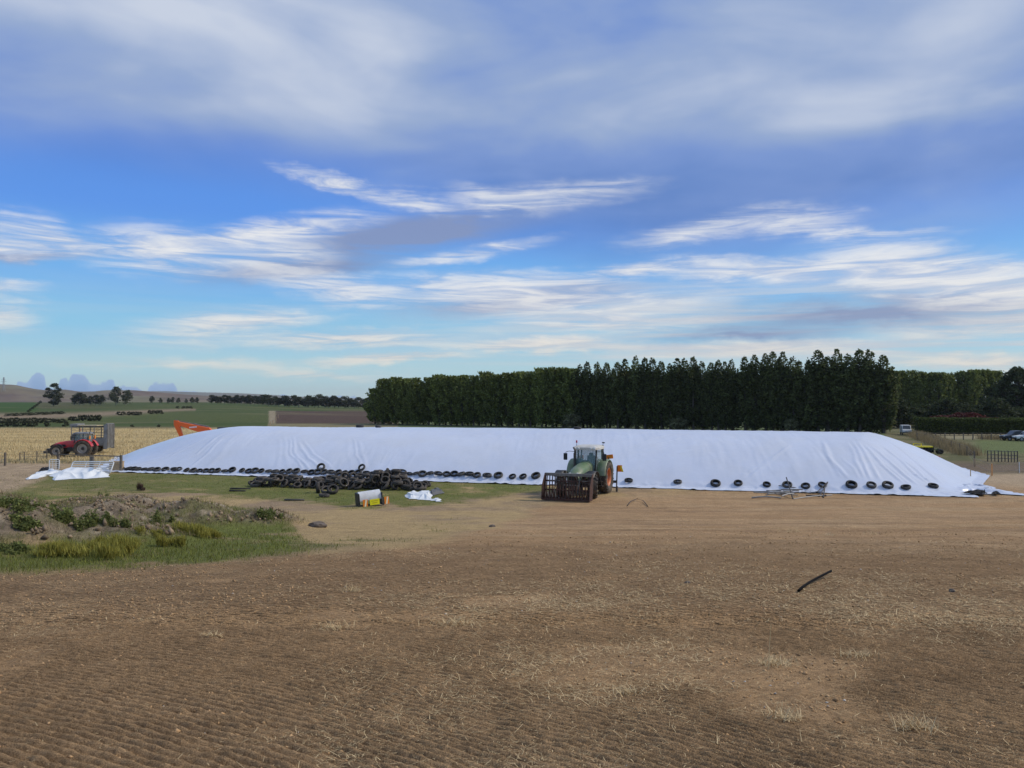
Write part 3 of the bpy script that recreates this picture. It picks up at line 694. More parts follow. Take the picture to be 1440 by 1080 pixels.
def crown_tree(seed, H, wid, trunk_h, nclump, per, size, spread=0.6, shape=1.0, flat=0.7):
    r = np.random.default_rng(seed); pts = []; mb = MB()
    mb.tube([(0, 0, -0.2), (0.1, 0.05, trunk_h), (0.1, 0, H * .8)], [0.045 * H * .5, 0.035 * H * .5, 0.01 * H], 7)
    for i in range(nclump):
        an = r.uniform(0, 6.283); t = r.uniform(0, 1) ** .8; z = trunk_h + (H - trunk_h) * t
        env = wid * (1 - shape * abs(2 * t - 0.8) ** 2 * .55); rr = env * math.sqrt(r.uniform(0.05, 1))
        c = np.array([math.cos(an) * rr, math.sin(an) * rr, z])
        mb.tube([(0.05, 0, max(trunk_h * .7, z - rr * .7)), tuple(c * np.array([.6, .6, 1]) - np.array([0, 0, .25 * rr])), tuple(c)], [0.012 * H, .007 * H, .002 * H], 4)
        m = int(per * r.uniform(.6, 1.3)); p = r.normal(size=(m, 3)); p /= np.linalg.norm(p, axis=1, keepdims=True); p *= (r.uniform(0, 1, m) ** .4)[:, None]
        pts.append(c + p * np.array([spread, spread, spread * flat]) * r.uniform(.7, 1.3))
    crown = leaf_mesh('crown', np.concatenate(pts), size, seed); tr = mb.mesh('trunk'); bm_fix(tr)
    return crown, tr
def plant_tree(name, variant, loc, label, cat, group, lmat, bmat, scale=1.0, sz=None, rz=0.0):
    o = empty(name, loc, rz, label, cat, group); o.scale = (scale, scale, sz or scale)
    link('crown', variant[0], o, lmat); link('trunk', variant[1], o, bmat)
    return o
def ray_on_line(px, a, b):
    """ground point on the line a-b seen in pixel column px"""
    d = ray(px, 600); t = (a[0] * (b[1] - a[1]) - a[1] * (b[0] - a[0])) / (d[0] * (b[1] - a[1]) - d[1] * (b[0] - a[0]))
    return np.array([d[0] * t, d[1] * t])
def height_for(py, x, y, foot):
    _, s0 = to_px(x, y, foot); return (s0 - py) / F * y
spires = [poplar_variant('spire', 100 + i) for i in range(6)]
rounds = [poplar_variant('round', 200 + i) for i in range(5)]
LA, LB = (-41.0, 228.0), (77.0, 156.0)
r = np.random.default_rng(3)
tops1 = [(528, 547), (540, 532), (556, 530), (572, 533), (586, 529), (603, 531), (618, 528), (634, 529), (650, 527), (666, 526), (683, 524), (698, 526), (714, 523), (730, 521), (746, 520), (762, 519), (777, 517), (792, 518), (805, 519)]
for i, (px, py) in enumerate(tops1):
    x, y = ray_on_line(px, LA, LB); y += r.uniform(-.6, .6); h = height_for(py + r.uniform(-2, 2), x, y, 0) / 14.3; w = r.uniform(1.0, 1.18)
    v = rounds[i % 5]
    o = plant_tree('poplar_tree', v, (x, y, 0), 'broad round-headed poplar in the even row of the windbreak behind the stack', 'tree', 'broad poplars of the windbreak', leaf_green, bark, w, h, r.uniform(0, 6.28))
    x2, y2 = ray_on_line(px + 7, LA, LB)
    plant_tree('poplar_tree', rounds[(i + 2) % 5], (x2, y2 + 4.5, 0), 'broad poplar hidden in the second rank behind the even row', 'tree', 'second rank behind the broad poplars', leaf_green, bark, 1.1, h * .88, r.uniform(0, 6.28))
tops2 = [(816, 512), (826, 508), (840, 508), (854, 509), (868, 508), (880, 504), (894, 500), (907, 502), (918, 502), (930, 507), (942, 510), (953, 503), (964, 503), (974, 501), (988, 507), (1000, 509), (1010, 505), (1020, 508), (1031, 505), (1048, 500), (1062, 498), (1078, 496), (1088, 493), (1100, 494), (1114, 501), (1125, 506), (1135, 508), (1150, 491), (1165, 500), (1180, 490), (1192, 497), (1210, 490), (1226, 490), (1246, 498)]
for i, (px, py) in enumerate(tops2):
    x, y = ray_on_line(px, LA, LB); y += r.uniform(-.9, .9); h = height_for(py, x, y, 0) / 16.1
    big = 1.35 if px > 1140 else 1.12
    plant_tree('poplar_tree', spires[i % 6], (x, y, 0), 'tall narrow poplar with a pointed top in the windbreak behind the stack', 'tree', 'narrow poplars of the windbreak', leaf_dark, bark, big * r.uniform(.92, 1.1), h, r.uniform(0, 6.28))
    # second rank, a little lower, closing the gaps
    x2, y2 = ray_on_line(px + 6, LA, LB); y2 += 3.2
    plant_tree('poplar_tree', spires[(i + 3) % 6], (x2, y2, 0), 'lower poplar filling the second rank of the windbreak behind narrow poplars', 'tree', 'second rank of the windbreak', leaf_dark, bark, 1.3, h * r.uniform(.72, .84), r.uniform(0, 6.28))
# row further back beyond the lane, on the right
for i, (px, py) in enumerate([(1254, 522), (1266, 522), (1279, 521), (1292, 523), (1306, 524), (1320, 524), (1332, 528), (1343, 524), (1356, 522), (1370, 520), (1384, 520), (1400, 522)]):
    y = 236 + r.uniform(-2, 2); x = (px - 720) / F * y; z = float(gz(x, y)); h = height_for(py, x, y, z) / 14.2
    plant_tree('poplar_tree', rounds[(i + 2) % 5], (x, y, z), 'lighter green poplar in the far row beyond the clipped hedge', 'tree', 'far poplars beyond the hedge', leaf_green, bark, r.uniform(.95, 1.2), h, r.uniform(0, 6.28))
pine = crown_tree(301, 15, 5.5, 1.2, 95, 60, 0.40, 1.5, 1.0)
for k, (px, py, y, s, lb) in enumerate([(1432, 514, 205, 1.15, 'very dark conifer at the end of the far poplar row'), (1402, 540, 215, 1.0, 'dark rounded conifer standing between far poplars and dark end conifer'), (1458, 516, 210, 1.2, 'dark conifer cut by the frame beside the dark end conifer')]):
    x = (px - 720) / F * y; z = float(gz(x, y)); h = height_for(py, x, y, z)
    plant_tree('conifer_tree', pine, (x, y, z), lb, 'tree', None, leaf_pine, bark, s, h / 16.3, k * 2.0)
under = crown_tree(302, 6, 3.0, 0.3, 50, 50, 0.3, 1.0)
for k, (px, py) in enumerate([(1262, 560), (1284, 572), (1306, 568), (1330, 560), (1352, 566), (1376, 570), (1402, 560), (1426, 572), (1448, 566)]):
    y = 190 + (k % 3) * 6; x = (px - 720) / F * y; z = float(gz(x, y)); h = height_for(py, x, y, z)
    plant_tree('understorey_tree', under, (x, y, z), 'dark bushy tree crowded between the hedge and the far poplars', 'tree', 'dark trees behind the hedge', leaf_pine, bark, 1.35, h / 6.6, k * 1.7)
# bushes at the foot of the windbreak
bush = crown_tree(303, 2.6, 2.0, 0.1, 34, 42, 0.2, 0.6, 0.8)
pale_leaf = mat('pale_bush_leaf', (0.115, 0.120, 0.052), 0.8, island=.4)
p = ray_on_line(801, LA, LB) ; plant_tree('bush', bush, (p[0], p[1] - 5, 0), 'pale olive bush where broad and narrow poplars meet', 'bush', None, pale_leaf, bark, 1.15, 1.3)
autumn_leaf = mat('autumn_bush_leaf', (0.105, 0.060, 0.016), 0.8, island=.4)
p = ray_on_line(948, LA, LB); plant_tree('bush', bush, (p[0], p[1] - 4, 0), 'brownish autumn bush at the foot of the narrow poplars', 'bush', None, autumn_leaf, bark, 1.1, 1.0)
p = ray_on_line(1102, LA, LB); plant_tree('bush', bush, (p[0], p[1] - 4, 0), 'small yellow-green bush at the foot of the narrow poplars', 'bush', None, mat('yellow_bush_leaf', (.12, .12, .03), .8, island=.4), bark, .8, 1.0)
# red-leaved shrubs over the hedge
redv = crown_tree(304, 4.6, 2.2, 2.2, 46, 46, 0.2, 0.55, 0.9)
for k, (px, py, s) in enumerate([(1312, 585, .8), (1324, 584, 1.0), (1340, 583, 1.0), (1352, 580, 1.1), (1366, 580, 1.15), (1384, 586, .9), (1398, 587, .8)]):
    y = 156.0 + (k % 2) * 1.5; x = (px - 720) / F * y; z = float(gz(x, y)); h = height_for(py, x, y, z)
    plant_tree('red_shrub', redv, (x, y, z), 'dark red-leaved shrub showing over the clipped hedge', 'shrub', 'red shrubs behind the hedge', leaf_red, bark, s, h / 4.9, k * 1.1)
# clipped hedge
def hedge():
    y0 = 147.0; x0, x1 = (1286 - 720) / F * y0, (1520 - 720) / F * y0; ln = x1 - x0
    root = empty('clipped_hedge', ((x0 + x1) / 2, y0, 0), 0, 'long clipped dark green hedge beyond the post fence', 'hedge')
    r = np.random.default_rng(5); n = 26000
    u = r.uniform(-ln / 2, ln / 2, n); s = r.integers(0, 3, n)
    zt = 3.15 + 0.35 * (fbm(u * .22, u * 0, 3, 8) - .5) + 0.2 * (u > 10)
    yy = np.where(s == 0, -1.1 + r.normal(0, .12, n), np.where(s == 1, r.uniform(-1.1, 1.1, n), r.uniform(-1.1, 1.1, n)))
    zz = np.where(s == 1, zt + r.normal(0, .10, n), r.uniform(0.1, 1, n) ** .8 * zt)
    link('foliage', leaf_mesh('foliage', np.stack([u, yy, zz], 1), .17, 6), root, leaf_hedge)
    mb = MB()
    for k in range(36):
        xx = -ln / 2 + (k + .5) * ln / 36; mb.tube([(xx, 0, -.1), (xx + .05, .05, 2.6)], [.06, .03], 5)
    mb.box((0, 0, 1.4), (ln - .8, 1.6, 2.3))  # near-black core box among the stems stands in for shade inside the hedge
    mb.build('stems', mat('hedge_wood_and_shade', (.022, .022, .012), .9), root)
hedge()
# ---- trees and shrubs on the rising country to the left
gums = [crown_tree(401 + i, 10, 3.8, 1.6, 34, 60, 0.36, 1.5, 1.0) for i in range(4)]
tallgum = crown_tree(420, 15, 6.0, 1.4, 60, 80, .42, 1.7, 1.2, .5)
def far_tree(px, pyb, pyt, y, v, vh, label, group=None, lm=leaf_gum, wf=1.0, name='gum_tree'):
    x = (px - 720) / F * y; z = float(gz(x, y)); h = (pyb - pyt) / F * y / vh
    plant_tree(name, v, (x, y, z), label, 'tree', group, lm, pale_bark, h * wf, h, px * .7)
def yat(px, py):
    """distance at which the ground shows at pixel row py"""
    return P(px, py).y
far_tree(76, 573, 540, 520, tallgum, 15.6, 'tall old gum tree with layered open crown on the paddock rise', wf=.95)
for px, b, t in [(105, 568, 552), (112, 569, 551), (118, 569, 553), (127, 567, 554), (134, 567, 552), (141, 566, 551)]:
    far_tree(px, b, t, 560, gums[px % 4], 10.6, 'gum tree in the clump beside the tall old gum', 'gum clump on the rise', wf=1.15)
for px, b, t, lb in [(163, 567, 541, 'thin ragged gum tree in the pair on the rise'), (177, 567, 545, 'dense rounded gum tree in the pair on the rise')]:
    far_tree(px, b, t, 560, gums[px % 4], 10.6, lb, wf=1.0)
for px, b, t in [(213, 565, 554), (226, 564, 556), (237, 564, 556), (243, 564, 555), (251, 564, 556), (262, 564, 557), (270, 564, 555), (277, 565, 556)]:
    far_tree(px, b, t, 640, gums[px % 4], 10.6, 'small distant tree in the loose line along the paddock crest', 'loose trees along the crest', wf=1.0)
for k, px in enumerate(range(298, 378, 6)):
    far_tree(px, 566 + k * .55, 555.5 + k * .35 + (k % 3), 640, gums[k % 4], 9.2, 'distant tree in the dense belt along the crest above green paddock', 'tree belt on the crest', leaf_gum, 1.35)
for k, px in enumerate(range(378, 530, 7)):
    far_tree(px + (k % 2) * 2, 577.5, 563 + (k * 37 % 5) - 1.5 * (px > 430) * (px < 470), 600, gums[(k + 1) % 4], 9.0, 'distant tree in the belt behind the ploughed paddock', 'tree belt behind the ploughed paddock', leaf_gum, 1.5)
shrub = crown_tree(430, 2.4, 1.7, 0.0, 16, 30, 0.26, 0.7, .8)
def far_shrub(px, py, w, h, label, group):
    p = P(px, py); s = w / F * p.y / 3.6
    o = plant_tree('shrub', shrub, p, label, 'shrub', group, leaf_shrub, bark, s, h / F * p.y / 2.2, px * .3)
for px in list(range(0, 25, 6)) + list(range(31, 50, 6)) + [66, 92]:
    far_shrub(px, 600, 8, 6.5, 'round dark shrub along the far edge of the stubble paddock', 'shrubs along the stubble edge')
for px in range(0, 90, 8):
    far_shrub(px, 594 + .5 * (px % 3), 11, 6 if px < 70 else 5, 'dark scrubby shrub in the thicket above the stubble shrubs', 'scrub thicket')
for px in [100, 105, 112, 117, 123, 129, 135, 139]:
    far_shrub(px, 592, 8, 5.5 + 2 * (px > 110), 'dark shrub in the short hedge line on the slope', 'short hedge line on the slope')
for px in [167, 173, 181, 187, 192, 196, 211, 216, 221, 226]:
    far_shrub(px, 584 - (px > 205) * 2, 7, 4.5, 'dark bush in the broken row on the green slope', 'broken row on the green slope')
for px in [250, 258, 263, 268]:
    far_shrub(px, 574.5, 5, 3, 'small dark bush near the top of the green slope', 'small bushes near the slope top')
for px in [186, 223]:
    far_shrub(px, 600.5, 5, 3, 'lone dark bush in the strip between stubble and green slope', 'lone bushes above the stubble')
for k in range(12):
    far_shrub(10 + k * 7, 585.5 - k * .3, 9, 3.5, 'low dark hedge shrub below the green bank', 'low hedge below the green bank')
for k in range(8):
    far_shrub(40 + k * 2.8, 580 - k * 2.2, 4, 3, 'dark shrub in the hedge climbing the green bank', 'hedge climbing the green bank')
# ------------------------------------------------------------------ ground cover
def blades(name, X, Y, Z, ln, wd, tilt, seed, m, label, bend=0.4, parent=None, lie=False, curl=0.0):
    r = np.random.default_rng(seed); n = len(X); az = r.uniform(0, 2 * math.pi, n)
    th = np.clip(r.normal(tilt, 0.25 if not lie else .13, n), 0.02, 1.52)
    d = np.stack([np.cos(az) * np.sin(th), np.sin(az) * np.sin(th), np.cos(th)], 1)
    side = np.stack([-np.sin(az + r.normal(0, .6, n)), np.cos(az), np.zeros(n)], 1)
    side /= np.linalg.norm(side, axis=1, keepdims=True)
    p0 = np.stack([X, Y, Z], 1); L = ln[:, None]; w = wd[:, None] / 2
    p1 = p0 + d * L * .55; d2 = d.copy(); ka = r.normal(0, curl, n); cx_, sx_ = np.cos(ka), np.sin(ka); d2[:, 0], d2[:, 1] = d[:, 0] * cx_ - d[:, 1] * sx_, d[:, 0] * sx_ + d[:, 1] * cx_; d2[:, 2] -= bend * r.uniform(0, 1, n); d2 /= np.linalg.norm(d2, axis=1, keepdims=True)
    p2 = p1 + d2 * L * .45
    if lie: p1[:, 2] = np.maximum(p1[:, 2], Z + .003); p2[:, 2] = np.maximum(p2[:, 2], Z + .002)
    v = np.stack([p0 - side * w, p0 + side * w, p1 + side * w * .8, p1 - side * w * .8, p2 + side * w * .15, p2 - side * w * .15], 1).reshape(-1, 3)
    k = np.arange(n)[:, None] * 6
    q = np.concatenate([k + np.array([0, 1, 2, 3]), k + np.array([3, 2, 4, 5])], 0)
    o = link(name, np_mesh(name, v, q), parent, m)
    if label: tag(o, label, None, None, 'stuff')
    return o
straw_mat = mat('dry_straw', (0.58, 0.44, 0.24), 0.85, island=0.45, spec=.2)
grass_mat = mat('grass_blade', (0.180, 0.190, 0.042), 0.8, island=0.5, spec=.2, transl=0.4)
dry_mat = mat('dry_grass', (0.27, 0.215, 0.12), 0.85, island=0.4, spec=.2, transl=0.4)
weed_mat = mat('weed_leaf', (0.17, 0.19, 0.06), 0.8, island=0.5, spec=.2, transl=0.4)
rush_mat = mat('olive_weed', (0.33, 0.30, 0.066), 0.8, island=0.4, spec=.2, transl=0.4)
r = np.random.default_rng(17)
def soil_w(x, y):
    return surf_weights(x, y, gz(x, y))
# loose straw, thick in a band across the field
n = 330000
y = np.exp(r.uniform(math.log(3.2), math.log(34), n)); x = (r.uniform(-.78, .78, n)) * (y + 1.5); z = gz(x, y); W = surf_weights(x, y, z)
den = sstep(0.40, 0.70, fbm(x * .33 + 2, y * .33, 4, 201)) * 0.9 + 0.10
den = den * np.interp(W['py'], [700, 760, 800, 850, 930, 1000, 1080], [.25, .35, .7, 1, .8, .40, .30]) * np.interp(W['px'], [0, 350, 500, 1440], [.28, .45, 1, 1])
den = den * (0.35 + 0.65 * sstep(.45, .62, fbm(x * 2.2, y * 2.2, 3, 207)))
keep = (r.uniform(size=n) < den * 1.0) & (W['soil'] > .6)
x, y, z = x[keep], y[keep], z[keep]; n = len(x)
ln = (.012 + .048 * r.exponential(.9, n)).clip(0, .17) * np.interp(y, [3, 7], [.6, 1]) * np.where(r.uniform(size=n) < .08, 1.7, 1); wd = r.uniform(.0028, .0060, n) * np.interp(y, [3, 6, 20], [.62, .8, 2.0])
blades('loose_straw', x, y, z + .016, ln, wd, 1.42, 18, straw_mat, 'dry straw bits strewn over the rolled soil', .35, None, True, .8)
# distinct straw tufts
def straw_tuft(px, py, w, h, label, nn=130, seed=1, m=straw_mat):
    p = P(px, py); rr = np.random.default_rng(seed); s = p.y / F
    gx, gy = rr.normal(0, w * s * .28, nn), rr.normal(0, w * s * .22, nn)
    lo = np.full(nn, h * s) * rr.uniform(.35, 1.1, nn)
    o = blades('straw_tuft', gx, gy, gz(gx + p.x, gy + p.y) - p.z + .01, lo, rr.uniform(.003, .006, nn), .95, seed, m, None, .5)
    o.location = p; return tag(o, label, 'straw tuft')
straw_tuft(497, 832, 34, 16, 'pale straw tuft alone on the ridged soil near the grass edge', 110, 1)
straw_tuft(298, 897, 28, 17, 'small straw tuft with two upright stalks on the ridges', 60, 2)
straw_tuft(472, 886, 44, 18, 'tangled straw tuft with curved stems at the band edge', 130, 3)
straw_tuft(640, 880, 60, 18, 'wide matted straw tuft inside the straw band', 190, 4)
straw_tuft(888, 978, 44, 24, 'splayed V-shaped straw tuft on fine ridges', 90, 5)
straw_tuft(1106, 1012, 40, 24, 'yellowish rooted straw tuft on rough soil', 130, 6)
straw_tuft(1288, 1028, 50, 30, 'straw tuft with a few green blades in it', 170, 17)
straw_tuft(1090, 935, 50, 16, 'broad flattened straw tuft around a tall single stalk', 260, 8)
straw_tuft(1206, 925, 60, 18, 'matted straw tuft beyond the flattened broad one', 150, 9)
straw_tuft(1116, 749, 40, 12, 'long pale straw tuft far out by the wheel ruts', 120, 10)
straw_tuft(1166, 754, 26, 10, 'small pale straw tuft by the wheel ruts', 70, 11)
straw_tuft(1226, 752, 20, 10, 'whitish straw tuft past the wheel ruts', 50, 12)
straw_tuft(1008, 845, 36, 14, 'thin straw tuft short of the black hose', 60, 13)
p = P(1081, 942); mb = MB(); mb.tube([(0, 0, -.02), (.01, 0, .22), (.025, 0, .42)], [.005, .004, .002], 5)
o = mb.build('dry_stalk', straw_mat, None); o.location = p; tag(o, 'single tall dry stalk standing up from flattened straw', 'stalk')
# clods and stones
def clods(n, seed, smin, smax, m, label, ymax, mask=True, name='soil_clods', dpow=2.2):
    r = np.random.default_rng(seed); y = np.exp(r.uniform(math.log(3.0), math.log(ymax), n)); x = r.uniform(-.78, .78, n) * (y + 1.2); z = gz(x, y)
    W = surf_weights(x, y, z); k = W['soil'] > .6
    k &= r.uniform(size=n) < (0.25 + .75 * sstep(.4, .65, fbm(x * .8, y * .8, 3, seed)))
    x, y, z = x[k], y[k], z[k]; n = len(x)
    s = smin + (smax - smin) * r.uniform(0, 1, n) ** dpow; s *= np.interp(y, [3, 15, 30], [.8, 1.2, 1.7])
    iv = np.array([(-1, 0, 0), (1, 0, 0), (0, -1, 0), (0, 1, 0), (0, 0, 1), (0, 0, -1)], float); it = np.array([(0, 2, 4), (2, 1, 4), (1, 3, 4), (3, 0, 4), (2, 0, 5), (1, 2, 5), (3, 1, 5), (0, 3, 5)])
    v = (iv[None] * r.uniform(.7, 1.3, (n, 6, 1)) + r.normal(0, .22, (n, 6, 3))) * (s[:, None] * r.uniform(.7, 1.3, (n, 3)))[:, None, :] * np.array([1, 1, .75])
    v = v + np.stack([x, y, z + s * .25], 1)[:, None]
    f = (np.arange(n)[:, None, None] * 6 + it[None]).reshape(-1, 3)
    o = link(name, np_mesh(name, v.reshape(-1, 3), f, True), None, m); tag(o, label, None, None, 'stuff')
clods(52000, 31, .003, .022, mat('clod', (.42, .27, .14), .97, island=.4, spec=.1, var=.2, scale=20), 'crumbly brown clods lying on the rolled soil', 26)
clods(900, 32, .005, .015, mat('pale_stone', (.50, .45, .38), .9, island=.3), 'small pale stones scattered in the soil', 30, name='small_stones')
def mound_lumps():
    r = np.random.default_rng(77); n = 14000; x = r.uniform(-26, -7, n); y = r.uniform(17, 38, n); k = (mound_z(x, y) > .25) & (r.uniform(size=n) < .2 + .8 * sstep(.45, .65, fbm(x, y, 3, 78)))
    x, y = x[k], y[k]; n = len(x); z = gz(x, y); s = .015 + .09 * r.uniform(0, 1, n) ** 4
    iv = np.array([(-1, 0, 0), (1, 0, 0), (0, -1, 0), (0, 1, 0), (0, 0, 1), (0, 0, -1)], float); it = np.array([(0, 2, 4), (2, 1, 4), (1, 3, 4), (3, 0, 4), (2, 0, 5), (1, 2, 5), (3, 1, 5), (0, 3, 5)])
    v = iv[None] * r.uniform(.6, 1.3, (n, 6, 3)) * s[:, None, None] + r.normal(0, .25, (n, 6, 3)) * s[:, None, None] + np.stack([x, y, z + .05 + s * .2], 1)[:, None]
    o = link('mound_lumps', np_mesh('mound_lumps', v.reshape(-1, 3), (np.arange(n)[:, None, None] * 6 + it[None]).reshape(-1, 3)), None, mat('mound_lump', (.24, .175, .11), .97, island=.45)); tag(o, 'grey-brown lumps of earth over the weedy mound', None, None, 'stuff')
mound_lumps()
# grass on the strip, verge and mound foot
n = 300000
y = np.exp(r.uniform(math.log(14), math.log(72), n)); px_ = r.uniform(-60, 940, n); x = (px_ - 720) / F * y; z = gz(x, y); W = surf_weights(x, y, z)
keep = (r.uniform(size=n) < np.clip(W['grass'] * .30 + W['lush'] * .10, 0, 1) * np.interp(y, [14, 30, 70], [.9, .6, .45])) & (W['mound'] < .75)
ug = np.stack([x - A.x, y - A.y], 1); uu = ug @ np.array([SU.x, SU.y]); vv = ug @ np.array([SV.x, SV.y])
keep &= ~((vv > -.7) & (uu > -1.5) & (uu < SL + 1))
x, y, z, lu = x[keep], y[keep], z[keep], W['lush'][keep]; n = len(x)
dry = r.uniform(size=n) < .18 - .12 * lu
for sel, m, nm, lb in ((~dry, grass_mat, 'grass', 'short green grass before the cover and round the weedy mound'), (dry, dry_mat, 'dry_grass', 'dry straw-coloured blades among the green grass')):
    k = sel.sum(); blades(nm, x[sel], y[sel], z[sel] - .01, r.uniform(.04, .12, k) * (1 + .3 * lu[sel]), r.uniform(.010, .02, k) * np.interp(y[sel], [15, 60], [.8, 1.8]), .55, 41 + int(dry[0]) + len(nm), m, lb, .6)
# rough dry growth over the mound
n = 110000
x = r.uniform(-30, -7, n); y = r.uniform(16, 40, n); z = gz(x, y); m_ = mound_z(x, y)
k = (m_ > .15) & (r.uniform(size=n) < .15 + .75 * sstep(.48, .66, fbm(x * .8, y * .8, 4, 111)))
x, y, z = x[k], y[k], z[k]; n = len(x); gsel = r.uniform(size=n) < .38
blades('mound_grass', x[gsel], y[gsel], z[gsel] + .02, r.uniform(.06, .24, gsel.sum()), r.uniform(.008, .018, gsel.sum()), .6, 51, grass_mat, 'patchy green grass over the soil mound', .5)
blades('mound_dry_growth', x[~gsel], y[~gsel], z[~gsel] + .02, r.uniform(.06, .28, (~gsel).sum()), r.uniform(.008, .017, (~gsel).sum()), .7, 52, dry_mat, 'dry brown growth over the soil mound', .5)
# weeds one can tell apart on the mound
def weed_clump(px, py, w, h, m, label, name, nn, seed, tilt=.35, wd=(.010, .022)):
    p = P(px, py); s = p.y / F; rr = np.random.default_rng(seed); R0 = w * s / 2
    an = rr.uniform(0, 6.283, nn); q = np.sqrt(rr.uniform(0, 1, nn)); gx = R0 * q * np.cos(an) * .96; gy = R0 * .6 * q * np.sin(an)
    dome = np.sqrt(np.clip(1.05 - q ** 2, 0, 1)); lump = .65 + .7 * fbm(gx * 4 + seed, gy * 4, 2, seed)
    bz = gz(gx + p.x, gy + p.y) - p.z; H = h * s * .78 * dome * lump
    lo = np.maximum(H * rr.uniform(.35, .62, nn), .06); st = np.maximum(H - lo, 0) * rr.uniform(0, 1, nn) ** .6
    if m is weed_mat:                                             # leafy weeds: uneven sprays of small leaves
        k = int(nn * 1.5); nc = max(5, int(w / 5)); cx = rr.uniform(-1, 1, nc); cy = rr.uniform(-1, 1, nc) * .7; cr = rr.uniform(.12, .42, nc); ch = rr.uniform(.35, 1.0, nc)
        ci = rr.integers(0, nc, k); g_ = rr.normal(size=(k, 3)) * .55
        gx = R0 * (cx[ci] + cr[ci] * g_[:, 0]); gy = R0 * (cy[ci] + cr[ci] * g_[:, 1]); gh = h * s * ch[ci] * np.abs(rr.normal(0, .42, k))
        pts = np.stack([gx, gy, gz(gx + p.x, gy + p.y) - p.z + np.minimum(gh, h * s)], 1)
        o = link(name, leaf_mesh(name, pts, .042, seed), None, m)
    else:
        nc = max(7, int(w / 6)); cx = rr.uniform(-1, 1, nc); cy = rr.uniform(-.8, .8, nc); cr = rr.uniform(.10, .30, nc); ch = rr.uniform(.4, 1.05, nc) * (1.1 - .5 * np.abs(cx)); ci = rr.integers(0, nc, nn)
        gx = R0 * (cx[ci] * .9 + cr[ci] * rr.normal(0, .6, nn)); gy = R0 * .7 * (cy[ci] + cr[ci] * rr.normal(0, .6, nn)); bz = gz(gx + p.x, gy + p.y) - p.z
        H = h * s * .8 * ch[ci]; lo = np.maximum(H * rr.uniform(.3, .6, nn), .05); st = np.maximum(H - lo, 0) * rr.uniform(0, 1, nn) ** .7
        o = blades(name, gx, gy, bz + st, lo, rr.uniform(*wd, nn), tilt, seed, m, None, .35)
    o.location = p; return tag(o, label, 'weeds')
weed_clump(122, 783, 128, 46, rush_mat, 'big olive-yellow weed clump at the foot of the soil mound', 'weed_clump', 5200, 61)
weed_clump(158, 772, 60, 32, rush_mat, 'olive weed clump leaning into the big one', 'weed_clump', 1800, 62)
weed_clump(242, 768, 46, 26, rush_mat, 'bright olive weed clump standing before the long low one', 'weed_clump', 1500, 63)
weed_clump(272, 752, 82, 24, rush_mat, 'long low olive weed clump on the mound side', 'weed_clump', 2200, 64)
weed_clump(208, 752, 40, 20, rush_mat, 'small olive weed clump between big and long clumps', 'weed_clump', 800, 65)
weed_clump(110, 740, 46, 20, weed_mat, 'dark green weed clump rising behind the big olive one', 'weed_clump', 1800, 66, .7, (.02, .045))
weed_clump(160, 738, 34, 16, weed_mat, 'dark leafy weed clump on the mound crest', 'weed_clump', 1100, 67, .7, (.02, .045))
weed_clump(228, 737, 26, 22, weed_mat, 'single dark bushy weed in bare mound soil', 'weed_clump', 700, 68, .7, (.02, .045))
weed_clump(18, 708, 50, 14, weed_mat, 'broad dark weed patch along the back of the mound', 'weed_clump', 1700, 69, .7, (.02, .045))
weed_clump(26, 737, 38, 12, weed_mat, 'dark weed patch on the bare shoulder of the mound', 'weed_clump', 1100, 70, .7, (.02, .045))
weed_clump(75, 718, 44, 10, weed_mat, 'green weed patch in the dip of the mound', 'weed_clump', 1300, 71, .7, (.02, .045))
weed_clump(146, 698, 14, 9, weed_mat, 'tiny dark weed alone at the mound top', 'weed_clump', 250, 72, .7, (.02, .045))
weed_clump(384, 728, 36, 10, weed_mat, 'dark weed patch on the low end of the mound', 'weed_clump', 1200, 73, .7, (.02, .04))
weed_clump(14, 776, 40, 12, weed_mat, 'white-flowered dark weed patch at the mound foot', 'weed_clump', 1300, 74, .7, (.02, .045))
weed_clump(196, 690, 17, 15, mat('red_brown_weed', (.12, .075, .05), .85, island=.4), 'reddish-brown dock weed on the mound top', 'weed_clump', 1000, 75, .4, (.01, .02))
# tall dry grass by the fence on the right
n = 9000; t = r.uniform(0, 1, n); a, b = P(1284, 613), P(1362, 641)
x = a.x + (b.x - a.x) * t + r.normal(.6, .7, n); y = a.y + (b.y - a.y) * t + r.normal(.5, .6, n)
blades('tall_dry_grass', x, y, gz(x, y), r.uniform(.4, 1.25, n), r.uniform(.03, .06, n), .25, 81, dry_mat, 'tall dry grass standing along the wire fence beyond the stack', .5)
n = 5000; x = r.uniform(80, 112, n); y = 131 + r.normal(0, 1.2, n)
blades('fence_line_grass', x, y, gz(x, y), r.uniform(.3, 1.0, n), r.uniform(.04, .07, n), .3, 83, dry_mat, 'dry grass along the far post fence by the hedge', .5)
# stubble stalks left standing
n = 26000; y = np.exp(r.uniform(math.log(76), math.log(190), n)); px_ = r.uniform(-60, 330, n); x = (px_ - 720) / F * y
row = np.round(y / .75) * .75; y = row + r.normal(0, .05, n)
W = surf_weights(x, y, gz(x, y)); k = W['stubble'] > .5; x, y = x[k], y[k]; n = len(x)
blades('maize_stubble', x, y, gz(x, y), r.uniform(.15, .4, n), r.uniform(.03, .06, n), .3, 85, mat('stubble_stalk', (.50, .385, .20), .85, island=.4), 'pale cut maize stubble standing in rows', .2)
